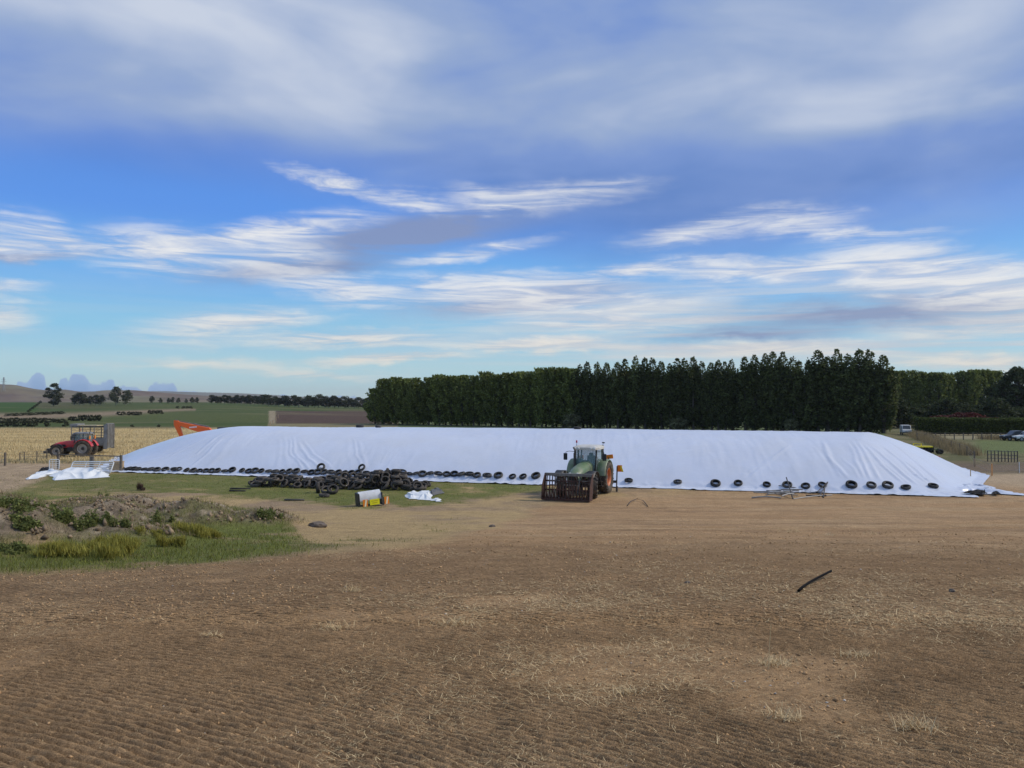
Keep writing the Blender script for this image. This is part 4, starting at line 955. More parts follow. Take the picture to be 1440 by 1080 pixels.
# ------------------------------------------------------------------ materials for machines
DUST = (0.26, 0.20, 0.14)
green_paint = mat('green_paint', (0.115, 0.185, 0.085), 0.45, dirt=(0.25, 0.25, 0.18), dscale=2.2, damt=0.75)
red_paint = mat('red_paint', (0.62, 0.016, 0.024), 0.4, dirt=(0.30, 0.14, 0.11), dscale=2.0, damt=0.4)
orange_paint = mat('orange_paint', (0.85, 0.13, 0.012), 0.45, dirt=(0.65, 0.13, 0.03), dscale=1.5, damt=0.5)
rim_orange = mat('rim_orange', (0.62, 0.17, 0.045), 0.5, dirt=DUST, dscale=3, damt=0.5)
rim_grey = mat('rim_grey', (0.45, 0.42, 0.38), 0.5, dirt=DUST, dscale=3, damt=0.7)
rubber = mat('tyre_rubber', (0.022, 0.021, 0.020), 0.8, dirt=(0.115, 0.095, 0.07), dscale=3, damt=0.6)
dusty_rubber = mat('dusty_tractor_tyre', (0.040, 0.036, 0.032), 0.85, dirt=(0.16, 0.125, 0.085), dscale=2.5, damt=0.85)
dark_metal = mat('dark_metal', (0.035, 0.034, 0.033), 0.55, dirt=(0.14, 0.11, 0.08), dscale=3, damt=0.7)
black_plastic = mat('black_plastic', (0.016, 0.016, 0.017), 0.5)
cream = mat('cream_panel', (0.62, 0.60, 0.54), 0.5, dirt=(0.42, 0.38, 0.30), dscale=3, damt=0.5)
grey_metal = mat('galvanised_metal', (0.36, 0.37, 0.38), 0.5, metal=0.3, var=.2, scale=8)
grey_panel = mat('grey_steel_panel', (0.23, 0.235, 0.235), 0.6, dirt=(.12, .11, .10), dscale=2, damt=.7)
glass = mat('cab_glass', (0.30, 0.42, 0.42), 0.05, trans=0.0, alpha=0.30, spec=.8)
rust = mat('rusty_steel', (0.055, 0.030, 0.022), 0.8, dirt=(0.115, 0.045, 0.028), dscale=5, damt=0.8, bump=.4, bscale=40)
worn_steel = mat('worn_steel', (0.20, 0.20, 0.185), 0.55, dirt=(.10, .07, .05), dscale=4, damt=.7)
marker_orange = mat('marker_orange', (0.85, 0.24, 0.01), 0.5)
marker_yellow = mat('marker_yellow', (0.85, 0.68, 0.02), 0.5)
lamp_glass = mat('lamp_glass', (0.75, 0.75, 0.72), 0.2)
red_lamp = mat('red_lamp', (0.45, 0.02, 0.06), 0.3)
seat_mat = mat('seat_fabric', (0.03, 0.03, 0.033), 0.9)

def wheel(root, c, rad, wid, rimr, rimmat, nl, side, tyremat=dusty_rubber):
    """wheel on the Y axis; side = +1 outer face towards +Y. wheel > tyre, rim, hub"""
    w = empty('wheel', c); w.parent = root
    mb = MB(); h = wid / 2; a, b = rimr, rad
    mb.lathe([(a, -h * .80), (a + (b - a) * .45, -h), (b - .09, -h * .93), (b - .045, -h * .72), (b - .04, 0), (b - .045, h * .72), (b - .09, h * .93), (a + (b - a) * .45, h), (a, h * .80)], 40, 'Y')
    for k in range(nl):                                              # chevron lugs
        for s in (-1, 1):
            an = 2 * math.pi * (k + (.5 if s > 0 else 0)) / nl; sec = []
            for t, off in ((0.02, 0), (0.5, .10), (1.0, .27)):
                an2 = an - off * 1.1; y = s * h * t * .98; rr0, rr1 = b - .075 - .05 * t * t, b - .03 * t * t
                dw = .040
                q = []
                for rr, e in ((rr0, -1), (rr0, 1), (rr1, .75), (rr1, -.75)):
                    a3 = an2 + e * dw / b; q.append(Vector((rr * math.cos(a3), y, rr * math.sin(a3))))
                sec.append(q)
            mb.loft(sec, False)
    mb.build('tyre', tyremat, w)
    mb = MB(); d = side * h
    mb.lathe([(rimr + .015, -h * .78), (rimr + .02, h * .78), (rimr - .03, h * .80), (rimr - .07, h * .3 * 1), (rimr - .07, -h * .3), (rimr - .03, -h * .80)], 36, 'Y')
    mb.lathe([(rimr - .05, d * .18), (rimr * .72, d * .30), (rimr * .45, d * .12), (.04, d * .12), (.04, d * .02), (rimr * .45, d * .02), (rimr * .7, d * .2), (rimr - .05, d * .08)], 36, 'Y')
    mb.build('rim', rimmat, w)
    mb = MB(); mb.lathe([(.02, d * .12), (.17, d * .12), (.15, d * .45), (.02, d * .48)], 14, 'Y')
    for k in range(8):
        an = 2 * math.pi * k / 8; mb.box((math.cos(an) * rimr * .38, d * .17, math.sin(an) * rimr * .38), (.045, .05, .045))
    mb.build('hub', dark_metal, w)
    return w
def rrect(x, w, z0, z1, ch=.12, top=1.0):
    """closed section in the YZ plane at x; top narrows by factor"""
    h = w / 2; t = h * top
    return [Vector((x, y, z)) for y, z in ((-h, z0), (h, z0), (h, z1 - ch * 1.6), (h * .5 + t * .5 - ch * .15, z1 - ch * .7), (t - ch, z1), (-t + ch, z1), (-(h * .5 + t * .5 - ch * .15), z1 - ch * .7), (-h, z1 - ch * 1.6))]
def tractor(root, paint, rims, roofm, frims=None, steer=0.0):
    """forward +X, left +Y, ground z=0 under the rear axle"""
    RR, FR, WB = 1.02, .76, 2.95
    for s in (-1, 1):
        wheel(root, (0, s * .95, RR), RR, .68, .56, rims, 20, s)
        fw = wheel(root, (WB, s * .97, FR), FR, .56, .42, frims or rims, 18, s); fw.rotation_euler = (0, 0, steer)
    mb = MB()
    mb.box((.0, 0, 1.02), (.55, 1.45, .42)); mb.box((.9, 0, .92), (2.0, .62, .62)); mb.box((2.3, 0, .86), (1.7, .46, .42)); mb.box((WB, 0, .76), (.30, 1.5, .24)); mb.box((3.45, 0, .84), (.5, .5, .4))
    mb.tube([(-.45, -.3, .55), (-.9, -.42, .42)], .05); mb.tube([(-.45, .3, .55), (-.9, .42, .42)], .05); mb.tube([(-.35, 0, 1.25), (-.95, 0, 1.0)], .04)
    mb.build('chassis', dark_metal, root, .02)
    hood = MB()
    hood.loft([rrect(1.02, .92, 1.18, 2.04, .16, .80), rrect(1.6, .92, 1.14, 1.99, .17, .78), rrect(2.4, .90, 1.10, 1.90, .18, .76), rrect(3.05, .86, 1.06, 1.78, .19, .74), rrect(3.45, .80, 1.04, 1.64, .19, .72), rrect(3.66, .70, 1.06, 1.46, .17, .70)])
    hd = hood.build('hood', paint, root, .012)
    g = MB(); g.loft([rrect(3.640, .56, 1.08, 1.42, .12, .75), rrect(3.69, .53, 1.10, 1.39, .12, .75)], False); g.build('grille', black_plastic, hd, .01)
    for s in (-1, 1):
        v = MB(); v.prism([(2.05, 1.24), (3.2, 1.20), (3.1, 1.44), (2.2, 1.52)], s * .452 - .008, s * .452 + .008)
        for k in range(5): v.box((2.35 + k * .17, s * .464, 1.35), (.025, .012, .17), (0, .25, 0))
        v.build('side_grille', black_plastic, hd)
        l = MB(); l.lathe([(.01, .035), (.085, .02), (.10, -.02), (.01, -.02)], 12, 'X', (3.63, s * .24, 1.44), False); l.build('headlight', lamp_glass, hd)
    # cab
    cab = empty('cab', (0, 0, 0)); cab.parent = root
    zb, zt = 1.28, 2.78
    flo = MB(); flo.box((.38, 0, 1.16), (1.55, 1.15, .22)); flo.box((-.32, 0, 1.62), (.10, 1.3, .78)); flo.box((1.05, 0, 1.45), (.10, .86, .5)); flo.build('cab_floor', black_plastic, cab, .02)
    corners = {(1, 1): ((1.12, .62, zb), (.98, .68, zt)), (1, -1): ((1.12, -.62, zb), (.98, -.68, zt)), (0, 1): ((.08, .80, zb + .1), (.05, .76, zt)), (0, -1): ((.08, -.80, zb + .1), (.05, -.76, zt)), (-1, 1): ((-.52, .74, zb + .5), (-.46, .70, zt)), (-1, -1): ((-.52, -.74, zb + .5), (-.46, -.70, zt))}
    for k, (a, b) in corners.items():
        MB().bar(a, b, .075, .085).build('pillar', black_plastic, cab, .015)
    def pane(name, q):
        n = (Vector(q[1]) - Vector(q[0])).cross(Vector(q[2]) - Vector(q[0])).normalized() * .006
        m = MB(); a = [Vector(p) + n for p in q]; b = [Vector(p) - n for p in q]
        m.add(a + b, [(0, 1, 2, 3), (7, 6, 5, 4), (0, 4, 5, 1), (1, 5, 6, 2), (2, 6, 7, 3), (3, 7, 4, 0)]); m.build(name, glass, cab)
    c = corners
    pane('windscreen', [c[1, 1][0], c[1, -1][0], c[1, -1][1], c[1, 1][1]])
    pane('rear_window', [c[-1, 1][0], c[-1, -1][0], c[-1, -1][1], c[-1, 1][1]])
    for s in (-1, 1):
        pane('door_glass', [(1.10, s * .64, zb - .1), (.09, s * .80, zb - .0), c[0, s][1], c[1, s][1]])
        pane('side_window', [(.07, s * .80, zb + .45), c[-1, s][0], c[-1, s][1], c[0, s][1]])
    rf = MB(); rf.loft([[Vector((x, y, z)) for x, y in ((1.22, -.70), (1.22, .70), (.9, .84), (-.5, .80), (-.66, .6), (-.66, -.6), (-.5, -.80), (.9, -.84))] for z in (2.76, 2.90)] + [[Vector((x, y, 3.0)) for x, y in ((1.0, -.52), (1.0, .52), (.75, .66), (-.4, .64), (-.5, .45), (-.5, -.45), (-.4, -.64), (.75, -.66))]], False)
    roof = rf.build('roof', roofm, cab, .03)
    for y in (-.62, -.40, .40, .62):
        m = MB(); m.lathe([(.01, .03), (.07, .025), (.085, -.03), (.01, -.04)], 10, 'X', (1.23, y, 2.82), False); m.build('work_light', lamp_glass, roof)
    for s in (-1, 1):
        m = MB(); m.box((-.62, s * .62, 2.92), (.1, .16, .12)); m.build('rear_light_box', black_plastic, roof, .01)
    # seat, wheel, dash
    m = MB(); m.box((.05, 0, 1.55), (.5, .52, .14)); m.box((-.2, 0, 1.95), (.14, .5, .75), (0, -.12, 0)); m.box((-.26, 0, 2.40), (.1, .28, .2)); m.build('seat', seat_mat, cab, .04)
    m = MB(); m.lathe([(.19, -.015), (.22, 0), (.19, .015), (.175, 0)], 20, 'Z'); m.tube([(0, 0, 0), (.12, 0, -.55)], .03)
    sw = m.build('steering_wheel', black_plastic, cab); sw.location = (.72, 0, 1.98); sw.rotation_euler = (0, .45, 0)
    m = MB(); m.box((.95, 0, 1.75), (.2, .5, .22)); m.build('dashboard', black_plastic, cab, .04)
    # mirrors, exhaust, beacon
    for s in (-1, 1):
        m = MB(); m.tube([(1.02, s * .68, 2.62), (1.22, s * 1.02, 2.66), (1.24, s * 1.22, 2.60)], .018, 6); m.tube([(1.24, s * 1.22, 2.60), (1.24, s * 1.22, 2.1)], .015, 6)
        arm = m.build('mirror_arm', black_plastic, cab)
        m = MB(); m.box((1.24, s * 1.25, 2.32), (.10, .24, .42)); m.build('mirror', black_plastic, arm, .03)
    m = MB(); m.tube([(1.32, -.60, 1.25), (1.32, -.62, 1.5)], .05, 10); m.tube([(1.32, -.62, 1.5), (1.32, -.62, 2.55)], .085, 12); m.tube([(1.32, -.62, 2.55), (1.32, -.62, 2.75), (1.28, -.72, 2.90)], .05, 10); m.build('exhaust', dark_metal, root)
    m = MB(); m.tube([(.9, -.62, 2.9), (.9, -.62, 3.16)], .014, 6); pole = m.build('beacon_stalk', black_plastic, roof)
    m = MB(); m.lathe([(.0, 3.33), (.045, 3.31), (.055, 3.18), (.0, 3.16)], 12, 'Z', (.9, -.62, 0), False); m.build('beacon', red_lamp, pole)
    m = MB(); m.tube([(-.3, .72, 2.9), (-.3, .78, 3.12)], .012, 6); m.box((-.3, .78, 3.14), (.10, .16, .07)); m.build('antenna', black_plastic, roof)
    # mudguards
    for s in (-1, 1):
        secs = []
        for k in range(13):
            an = R(8 + 158 * k / 12); r0, r1 = RR + .06, RR + .10; y0, y1 = s * .56, s * 1.26; drop = .05
            secs.append([Vector((r0 * math.cos(an), y0, RR + r0 * math.sin(an))), Vector((r1 * math.cos(an), y0, RR + r1 * math.sin(an))), Vector(((r1 - .01) * math.cos(an), y1 - s * .08, RR + (r1 - .01) * math.sin(an))), Vector(((r1 - drop) * math.cos(an), y1, RR + (r1 - drop) * math.sin(an))), Vector(((r0 - drop) * math.cos(an), y1 - s * .02, RR + (r0 - drop) * math.sin(an)))])
        f = MB(); f.loft(secs, True); f.prism([(.98, 1.25), (.80, 1.62), (.45, 1.98), (0, 2.10), (-.45, 1.98), (-.6, 1.7), (-.6, 1.2)], s * .54, s * .58)
        mg = f.build('rear_mudguard', paint, root)
        m = MB(); m.box((-.92, s * 1.0, 1.62), (.06, .3, .13)); m.build('tail_light', red_lamp, mg, .01)
        secs = []
        for k in range(9):
            an = R(38 + 112 * k / 8); r0, r1 = FR + .07, FR + .10
            secs.append([Vector((WB + r0 * math.cos(an), s * .72, FR + r0 * math.sin(an))), Vector((WB + r1 * math.cos(an), s * .72, FR + r1 * math.sin(an))), Vector((WB + r1 * math.cos(an), s * 1.24, FR + r1 * math.sin(an))), Vector((WB + r0 * math.cos(an), s * 1.24, FR + r0 * math.sin(an)))])
        f = MB(); f.loft(secs, True); f.bar((WB, s * .5, 1.1), (WB - .1, s * .75, FR + FR + .06), .06); f.build('front_mudguard', black_plastic, root)
    # steps and tank on both sides
    for s in (-1, 1):
        m = MB(); m.box((1.35, s * .66, .92), (.95, .42, .52)); m.build('side_tank', black_plastic, root, .05)
        m = MB()
        for k in range(3): m.box((.98, s * (.98 - .04 * k), .55 + k * .27), (.42, .26, .04))
        m.bar((.77, s * 1.08, .50), (.77, s * .92, 1.25), .03); m.bar((1.19, s * 1.08, .50), (1.19, s * .92, 1.25), .03); m.build('step', dark_metal, root)
    m = MB(); m.tube([(1.16, .66, 1.35), (1.18, .76, 1.5), (1.12, .80, 2.2), (1.04, .70, 2.4)], .016, 6); m.build('grab_rail', dark_metal, root)
    return cab, roof

# ---- green tractor with the silage fork
def green_tractor():
    fwd = Vector((-1.57, -4.0, 0)).normalized(); yaw = math.atan2(fwd.y, fwd.x)
    rear = P(836, 692); rear = Vector((5.30, 52.2, 0.0)); rear.z = float(gz(rear.x, rear.y))
    root = empty('tractor', rear, yaw, 'dusty green tractor with orange wheels and a rusty silage fork in front', 'tractor'); root.scale = (1.07, 1.07, 1.07)
    tractor(root, green_paint, rim_orange, cream, mat('dusty_rim', (.30, .13, .06), .7, dirt=DUST, dscale=4, damt=.9), R(17))
    # fork carried on the front
    fk = empty('silage_fork', (4.55, 0, 0)); fk.parent = root
    W2 = 1.42
    m = MB(); m.box((-.35, 0, .78), (.55, .9, .18)); m.bar((-.5, -.35, .95), (-.05, -.35, 1.4), .10); m.bar((-.5, .35, .95), (-.05, .35, 1.4), .10); m.build('headstock', dark_metal, fk)
    MB().box((0, 0, 1.50), (.16, 2 * W2, .17)).build('top_beam', worn_steel, fk, .015)
    for z, x in ((1.13, .03), (.62, .10), (.16, .16)):
        MB().box((x, 0, z), (.10, 2 * W2 - .02, .09)).build('cross_rail', rust, fk, .01)
    for s in (-1, 1):
        m = MB(); m.prism([(-.10, 1.58), (.12, 1.58), (.62, .95), (.78, .12), (.20, .08), (.0, .6)], s * W2 - .02, s * W2 + .02); m.build('side_plate', rust, fk)
    for k in range(17):
        y = -W2 + .10 + k * (2 * W2 - .2) / 16
        m = MB(); m.tube([(.0, y, 1.46), (.08, y, .95), (.13, y, .45), (.22, y, .10)], .032, 6); m.build('back_bar', rust, fk)
    for k in range(14):
        y = -W2 + .16 + k * (2 * W2 - .32) / 13
        m = MB(); m.tube([(.30, y, .20), (.62, y, .14), (.86, y, .55), (.80, y, 1.02)], [.045, .042, .034, .014], 6); m.build('tine', rust, fk)
    MB().box((.62, 0, .14), (.14, 2 * W2, .12)).build('tine_beam', rust, fk, .01)
    m = MB()
    for y in (-1.1, -.7, 1.0): m.box((.09, y, 1.16), (.02, .34, .05))
    m.build('bright_wear_strip', worn_steel, fk)
    for s in (-.7, .7):
        m = MB(); m.tube([(.05, s, 1.38), (.42, s, .85)], .045, 8); m.tube([(.42, s, .85), (.66, s, .5)], .028, 8); m.build('hydraulic_ram', dark_metal, fk)
    # rear toolbar with marker boards
    m = MB(); m.box((-1.15, 0, .62), (.16, 2.9, .16)); m.bar((-1.15, -.35, .62), (-.85, -.35, .45), .08); m.bar((-1.15, .35, .62), (-.85, .35, .45), .08); tb = m.build('rear_toolbar', dark_metal, root, .01)
    m = MB(); m.bar((-1.15, 1.42, .30), (-1.15, 1.46, 1.62), .07); m.box((-1.15, 1.44, .12), (.22, .10, .4)); m.build('marker_post', dark_metal, tb)
    m = MB(); m.box((-1.16, 1.62, 1.47), (.04, .30, .42)); mk = m.build('marker_board', marker_orange, tb)
    m = MB(); m.box((-1.135, 1.76, 1.45), (.012, .10, .40), (.35, 0, 0)); m.build('marker_stripe', marker_yellow, mk)
    m = MB(); m.bar((-.9, .95, 1.95), (-.9, .98, 2.2), .05); m.build('marker_arm', dark_metal, tb)
    m = MB(); m.box((-.92, 1.02, 2.22), (.05, .46, .26), (.12, 0, 0)); m.build('marker_board', marker_orange, tb)
    m = MB(); m.box((-.92, -.86, 2.05), (.05, .30, .42)); m.build('marker_board', marker_orange, tb)
    return root
green_tractor()

# ---- red tractor and its wagon
def red_tractor():
    d = 88.0; x = (122 - 720) / F * d
    yaw = R(180 + 9)
    root = empty('tractor', (x, d, 0), yaw, 'red tractor with grey wheels parked before a high grey wagon', 'tractor'); root.scale = (.93, .93, .93)
    tractor(root, red_paint, rim_grey, grey_panel)
    m = MB(); m.box((4.05, 0, .75), (.5, 1.0, .55)); m.box((4.4, 0, .62), (.25, 1.5, .3)); m.bar((3.6, -.4, .7), (4.3, -.4, .6), .1); m.bar((3.6, .4, .7), (4.3, .4, .6), .1); m.build('front_weight', dark_metal, root, .03)
    for s in (-1, 1):
        m = MB(); m.box((-.72, s * .85, 2.35), (.08, .26, .42)); m.build('marker_board', marker_orange, root)
    # wagon
    hx, hy = math.cos(yaw), math.sin(yaw)
    wx = (131 - 720) / F * 94.5; w = empty('wagon', (wx, 94.5, 0), yaw, 'grey high-sided silage wagon with slatted sides beyond the red tractor', 'wagon')
    L0, L1, Wd, zb, zt = 2.0, -1.9, 1.15, 1.05, 3.5
    m = MB(); m.box((0.05, -.45, .85), (3.9, .14, .22)); m.box((0.05, .45, .85), (3.9, .14, .22)); m.box((0, 0, .72), (.2, 2.0, .16)); m.bar((2.0, 0, .8), (3.0, 0, .62), .14); m.build('drawbar_frame', dark_metal, w)
    m = MB(); m.box((.05, 0, 1.0), (3.85, 2.3, .10)); m.build('bed', grey_panel, w)
    for s in (-1, 1):
        MB().box((.05, s * Wd, 1.45), (3.85, .06, .80)).build('side_panel', grey_panel, w, .01)
        MB().box((.05, s * Wd, 3.22), (3.85, .07, .10)).build('top_rail', dark_metal, w)
        for k in range(3): MB().box((.05, s * Wd, 2.1 + k * .36), (3.85, .025, .04)).build('side_slat', worn_steel, w)
        for xx in (1.95, .7, -.6, -1.85): MB().box((xx, s * (Wd + .04), 2.2), (.08, .07, 2.1)).build('side_stake', grey_panel, w)
        wheel(w, (-.35, s * .92, .58), .58, .42, .32, rim_grey, 14, s)
    MB().box((1.98, 0, 1.7), (.06, 2.3, 1.3)).build('headboard', grey_panel, w)
    MB().box((1.75, 0, 3.40), (.9, 2.3, .34)).build('front_hood', grey_panel, w, .04)
    MB().box((.2, 0, 3.36), (2.1, 2.2, .10)).build('load_top', mat('chopped_feed', (.50, .42, .26), .95, var=.3, scale=6, bump=.6), w)
    tg = MB(); tg.box((-1.98, 0, 2.1), (.16, 2.42, 3.0)); t = tg.build('tailgate', grey_panel, w, .02)
    for y in (-1.0, -.5, 0, .5, 1.0): MB().box((-2.09, y, 2.1), (.07, .09, 2.9)).build('tailgate_rib', worn_steel, t)
    for s in (-1, 1):
        MB().box((-1.9, s * 1.24, 2.0), (.42, .06, 3.0)).build('gate_wing', grey_panel, t)
red_tractor()

# ---- excavator behind the far end of the stack
def excavator():
    d = 100.0; x = (318 - 720) / F * d; root = empty('excavator', (x, d, 0), R(180), 'orange excavator with folded boom standing behind the stack end', 'excavator')
    for s in (-1, 1):
        tr = empty('track', (0, s * 1.1, 0)); tr.parent = root
        prof = []
        for k in range(10): prof.append((1.6 + .42 * math.sin(math.pi * k / 9), .45 - .42 * math.cos(math.pi * k / 9)))
        for k in range(10): prof.append((-1.6 - .42 * math.sin(math.pi * k / 9), .45 + .42 * math.cos(math.pi * k / 9)))
        MB().prism(prof, -.28, .28).build('belt', black_plastic, tr)
        for k in range(20): MB().box((-1.7 + k * .18, 0, .88), (.10, .6, .05)).build('track_pad', dark_metal, tr)
        m = MB()
        for k in range(5): m.lathe([(.02, -.31), (.22, -.31), (.22, .31), (.02, .31)], 14, 'Y', (-1.4 + k * .7, 0, .38))
        m.build('roller', dark_metal, tr)
    MB().box((0, 0, .75), (1.6, 1.7, .4)).build('undercarriage', dark_metal, root, .03)
    MB().lathe([(.1, .9), (.7, .9), (.7, 1.08), (.1, 1.08)], 20, 'Z').build('slew_ring', dark_metal, root)
    m = MB(); m.box((-.5, 0, 1.35), (3.0, 2.5, .5)); m.box((-1.3, 0, 1.85), (1.5, 2.5, .75)); m.build('house', orange_paint, root, .06)
    MB().box((-2.15, 0, 1.65), (.5, 2.4, 1.1)).build('counterweight', dark_metal, root, .12)
    cb = MB(); cb.box((.55, -.75, 2.2), (1.4, .95, 1.5)); cbo = cb.build('cab', black_plastic, root, .08)
    for q in ((1.265, -.75, 2.35, .01, .75, 1.0), (.55, -1.235, 2.45, 1.1, .01, .8), (.55, -.265, 2.45, 1.1, .01, .8)):
        MB().box(q[:3], q[3:]).build('cab_window', mat('dark_glass', (.05, .06, .065), .08), cbo)
    # boom and stick: along +X (towards the left of the picture)
    def pt(px, py): return Vector((-(((px - 720) / F * d) - x), 0, 6 + (568 - py) / F * d))
    e = pt(250, 594.5); b0 = Vector((.9, 0, 1.5)); bend = pt(292, 603) + Vector((0, 0, -.15))
    m = MB(); m.loft([[c + Vector((0, -hw, -hh)), c + Vector((0, hw, -hh)), c + Vector((0, hw, hh)), c + Vector((0, -hw, hh))] for c, hw, hh in ((b0, .24, .26), ((b0 + bend) / 2, .26, .38), (bend, .26, .42), (bend * .55 + e * .45, .24, .34), (e, .2, .20))] if False else [[b0 + Vector((.2, -.24, -.2)), b0 + Vector((.2, .24, -.2)), b0 + Vector((-.25, .24, .15)), b0 + Vector((-.25, -.24, .15))], [bend + Vector((.30, -.26, -.45)), bend + Vector((.30, .26, -.45)), bend + Vector((-.3, .26, .28)), bend + Vector((-.3, -.26, .28))], [bend * .5 + e * .5 + Vector((.1, -.24, -.42)), bend * .5 + e * .5 + Vector((.1, .24, -.42)), bend * .5 + e * .5 + Vector((0, .24, .26)), bend * .5 + e * .5 + Vector((0, -.24, .26))], [e + Vector((0, -.2, -.24)), e + Vector((0, .2, -.24)), e + Vector((.05, .2, .2)), e + Vector((.05, -.2, .2))]], False)
    bo = m.build('boom', orange_paint, root, .03)
    m = MB(); md = bend * .55 + e * .45
    for k in range(7): m.box((md.x - .42 + k * .14, .262, md.z - .05 - (k - 3) * .014), (.09, .012, .19))
    m.build('boom_lettering', mat('white_letter', (.8, .8, .8), .5), bo)
    s1 = pt(257.5, 618); d1 = (s1 - e)
    m = MB(); m.loft([[e + Vector((.42, -.17, .32)), e + Vector((.42, .17, .32)), e + Vector((-.16, .17, .30)), e + Vector((-.16, -.17, .30))], [e + d1 * .12 + Vector((.50, -.18, 0)), e + d1 * .12 + Vector((.50, .18, 0)), e + d1 * .12 + Vector((-.2, .18, 0)), e + d1 * .12 + Vector((-.2, -.18, 0))], [s1 + Vector((.18, -.14, 0)), s1 + Vector((.18, .14, 0)), s1 + Vector((-.22, .14, 0)), s1 + Vector((-.22, -.14, 0))]], False)
    m.build('stick', orange_paint, root, .03)
    m = MB(); m.tube([bend + Vector((-.2, 0, .42)), md + Vector((0, 0, .38))], .09, 8); m.tube([md + Vector((0, 0, .38)), e + Vector((.3, 0, .36))], .05, 8); m.build('stick_ram', worn_steel, root)
    bk = s1 + Vector((-.1, 0, 0)); prof = [(bk.x + .2, bk.z), (bk.x + .35, bk.z - .5), (bk.x + .15, bk.z - 1.0), (bk.x - .5, bk.z - 1.15), (bk.x - .95, bk.z - .75), (bk.x - .5, bk.z - .55), (bk.x - .25, bk.z)]
    MB().prism(prof, -.5, .5).build('bucket', dark_metal, root, .03)
    for s in (-1, 1):
        m = MB(); m.tube([(1.0, s * .34, 1.3), tuple((b0 * .45 + bend * .55) + Vector((0, s * .34, 0)))], .08, 8); m.build('boom_ram', worn_steel, root)
excavator()
# ------------------------------------------------------------------ tyres
def tyre_mesh(rad, wid, hole, n=22):
    """lies flat, axis Z, centred"""
    h = wid / 2; a, b = hole, rad
    mb = MB(); mb.lathe([(a, -h * .55), (a + (b - a) * .35, -h * .95), (b - .06, -h), (b - .015, -h * .72), (b, -h * .3), (b, h * .3), (b - .015, h * .72), (b - .06, h), (a + (b - a) * .35, h * .95), (a, h * .55), (a + .05, h * .45), (b - .05, h * .7), (b - .04, -h * .7), (a + .05, -h * .45)], n, 'Z')
    me = mb.mesh('tyre'); bm_fix(me); return me
TYRES = [(tyre_mesh(r_, w_, h_), r_, w_) for r_, w_, h_ in ((.31, .20, .185), (.34, .22, .20), (.37, .24, .205), (.33, .19, .20))]
BIGT = [(tyre_mesh(.36, .22, .20), .36, .22), (tyre_mesh(.31, .19, .18), .31, .19)]
rubber_b = mat('weathered_tyre_rubber', (.050, .045, .040), .85, dirt=(.16, .13, .10), dscale=5, damt=.6, rand=.4)
for t in TYRES: t[0].materials.append(rubber_b)
clean_rubber = mat('black_tyre_rubber', (.020, .020, .020), .8, rand=.5, dirt=(.10, .09, .075), dscale=4, damt=.6)
for t in BIGT: t[0].materials.append(clean_rubber)
ROWT = [(tyre_mesh(r_, w_, h_), r_, w_) for r_, w_, h_ in ((.33, .20, .19), (.36, .22, .205), (.31, .19, .18))]
for t in ROWT: t[0].materials.append(clean_rubber)
def put_tyre(t, loc, rot, label, group, name='tyre'):
    o = link(name, t[0]); o.location = loc; o.rotation_euler = rot; q = .88 + .24 * ((loc.x * 12.9898 + loc.y * 78.233) % 1.0); o.scale = (q, q, q * (.9 + .2 * ((loc.x * 5.31) % 1.0)))
    return tag(o, label, 'tyre', group)
def face_dir(loc): return math.atan2(loc.y, loc.x)
r = np.random.default_rng(23)
def hem_v(u, off=.35): return off
def on_face(px, py):
    u, v = pix_uv(px, py); return u, v
def tyre_on_slope(t, px, py, label, group, tilt=None, roll=0.0):
    """a tyre resting on the cover with its middle at the pixel"""
    u, v = pix_uv(px, py); v = max(v, -.1)
    e = .3; h = float(stack_h(np.array(u), np.array(max(v, 0)))); sl = (float(stack_h(np.array(u), np.array(max(v, 0) + e))) - h) / e
    ang = math.atan(sl) if tilt is None else tilt
    nrm = (Vector((0, 0, math.cos(ang))) - SV * math.sin(ang) + SU * roll).normalized()
    loc = s2w(u, v, h + .03) ; loc.z += float(gz(loc.x, loc.y)); loc += nrm * (t[2] * .5 + .01)
    if tilt is not None: loc.z += t[1] * max(0, math.sin(tilt) - math.sin(math.atan(sl))) * .8
    return put_tyre(t, loc, nrm.to_track_quat('Z', 'Y').to_euler(), label, group)
# close row along the hem, left of the green tractor
row = [(154, 660), (163, 660.5), (171, 661), (181, 661), (188, 661.5), (194, 661.5), (203, 662), (212, 662), (221, 662), (233, 662), (245, 662), (252, 661.5), (263, 663), (272, 664), (281, 664), (290, 664), (298, 664), (306, 664), (316, 664.5), (327, 662.5), (341, 663.5), (350, 664.5), (359, 664), (368, 664), (378, 665), (387, 665.5), (397, 665.5), (407, 664.5), (417, 664.5), (428, 665.5), (438, 666.5), (447, 666), (456, 666), (465, 666), (476, 666.5), (485, 667), (494, 667), (504, 666.5), (515, 667), (524, 667.5), (534, 667.5), (545, 667), (555, 667), (565, 666), (575, 669), (585, 668.5), (594, 668.5), (605, 668), (616, 668), (628, 669), (639, 668.5), (649, 669), (660, 669), (671, 670), (685, 671), (701, 671), (721, 672), (736, 672), (754, 671.5)]
for i, (px, py) in enumerate(row):
    flat = r.uniform() < .35
    tyre_on_slope(ROWT[i % 3], px, py, 'black tyre in the close row along the white cover hem behind the tyre heap', 'close row of tyres on the hem', None if not flat else .18, r.uniform(-.25, .25))
tyre_on_slope(ROWT[1], 452, 660, 'tyre perched above the close hem row beside curved cover folds', None, .9, .1)
tyre_on_slope(ROWT[1], 509.5, 660.5, 'tyre perched above the close hem row near two short cover folds', None, .9, -.1)
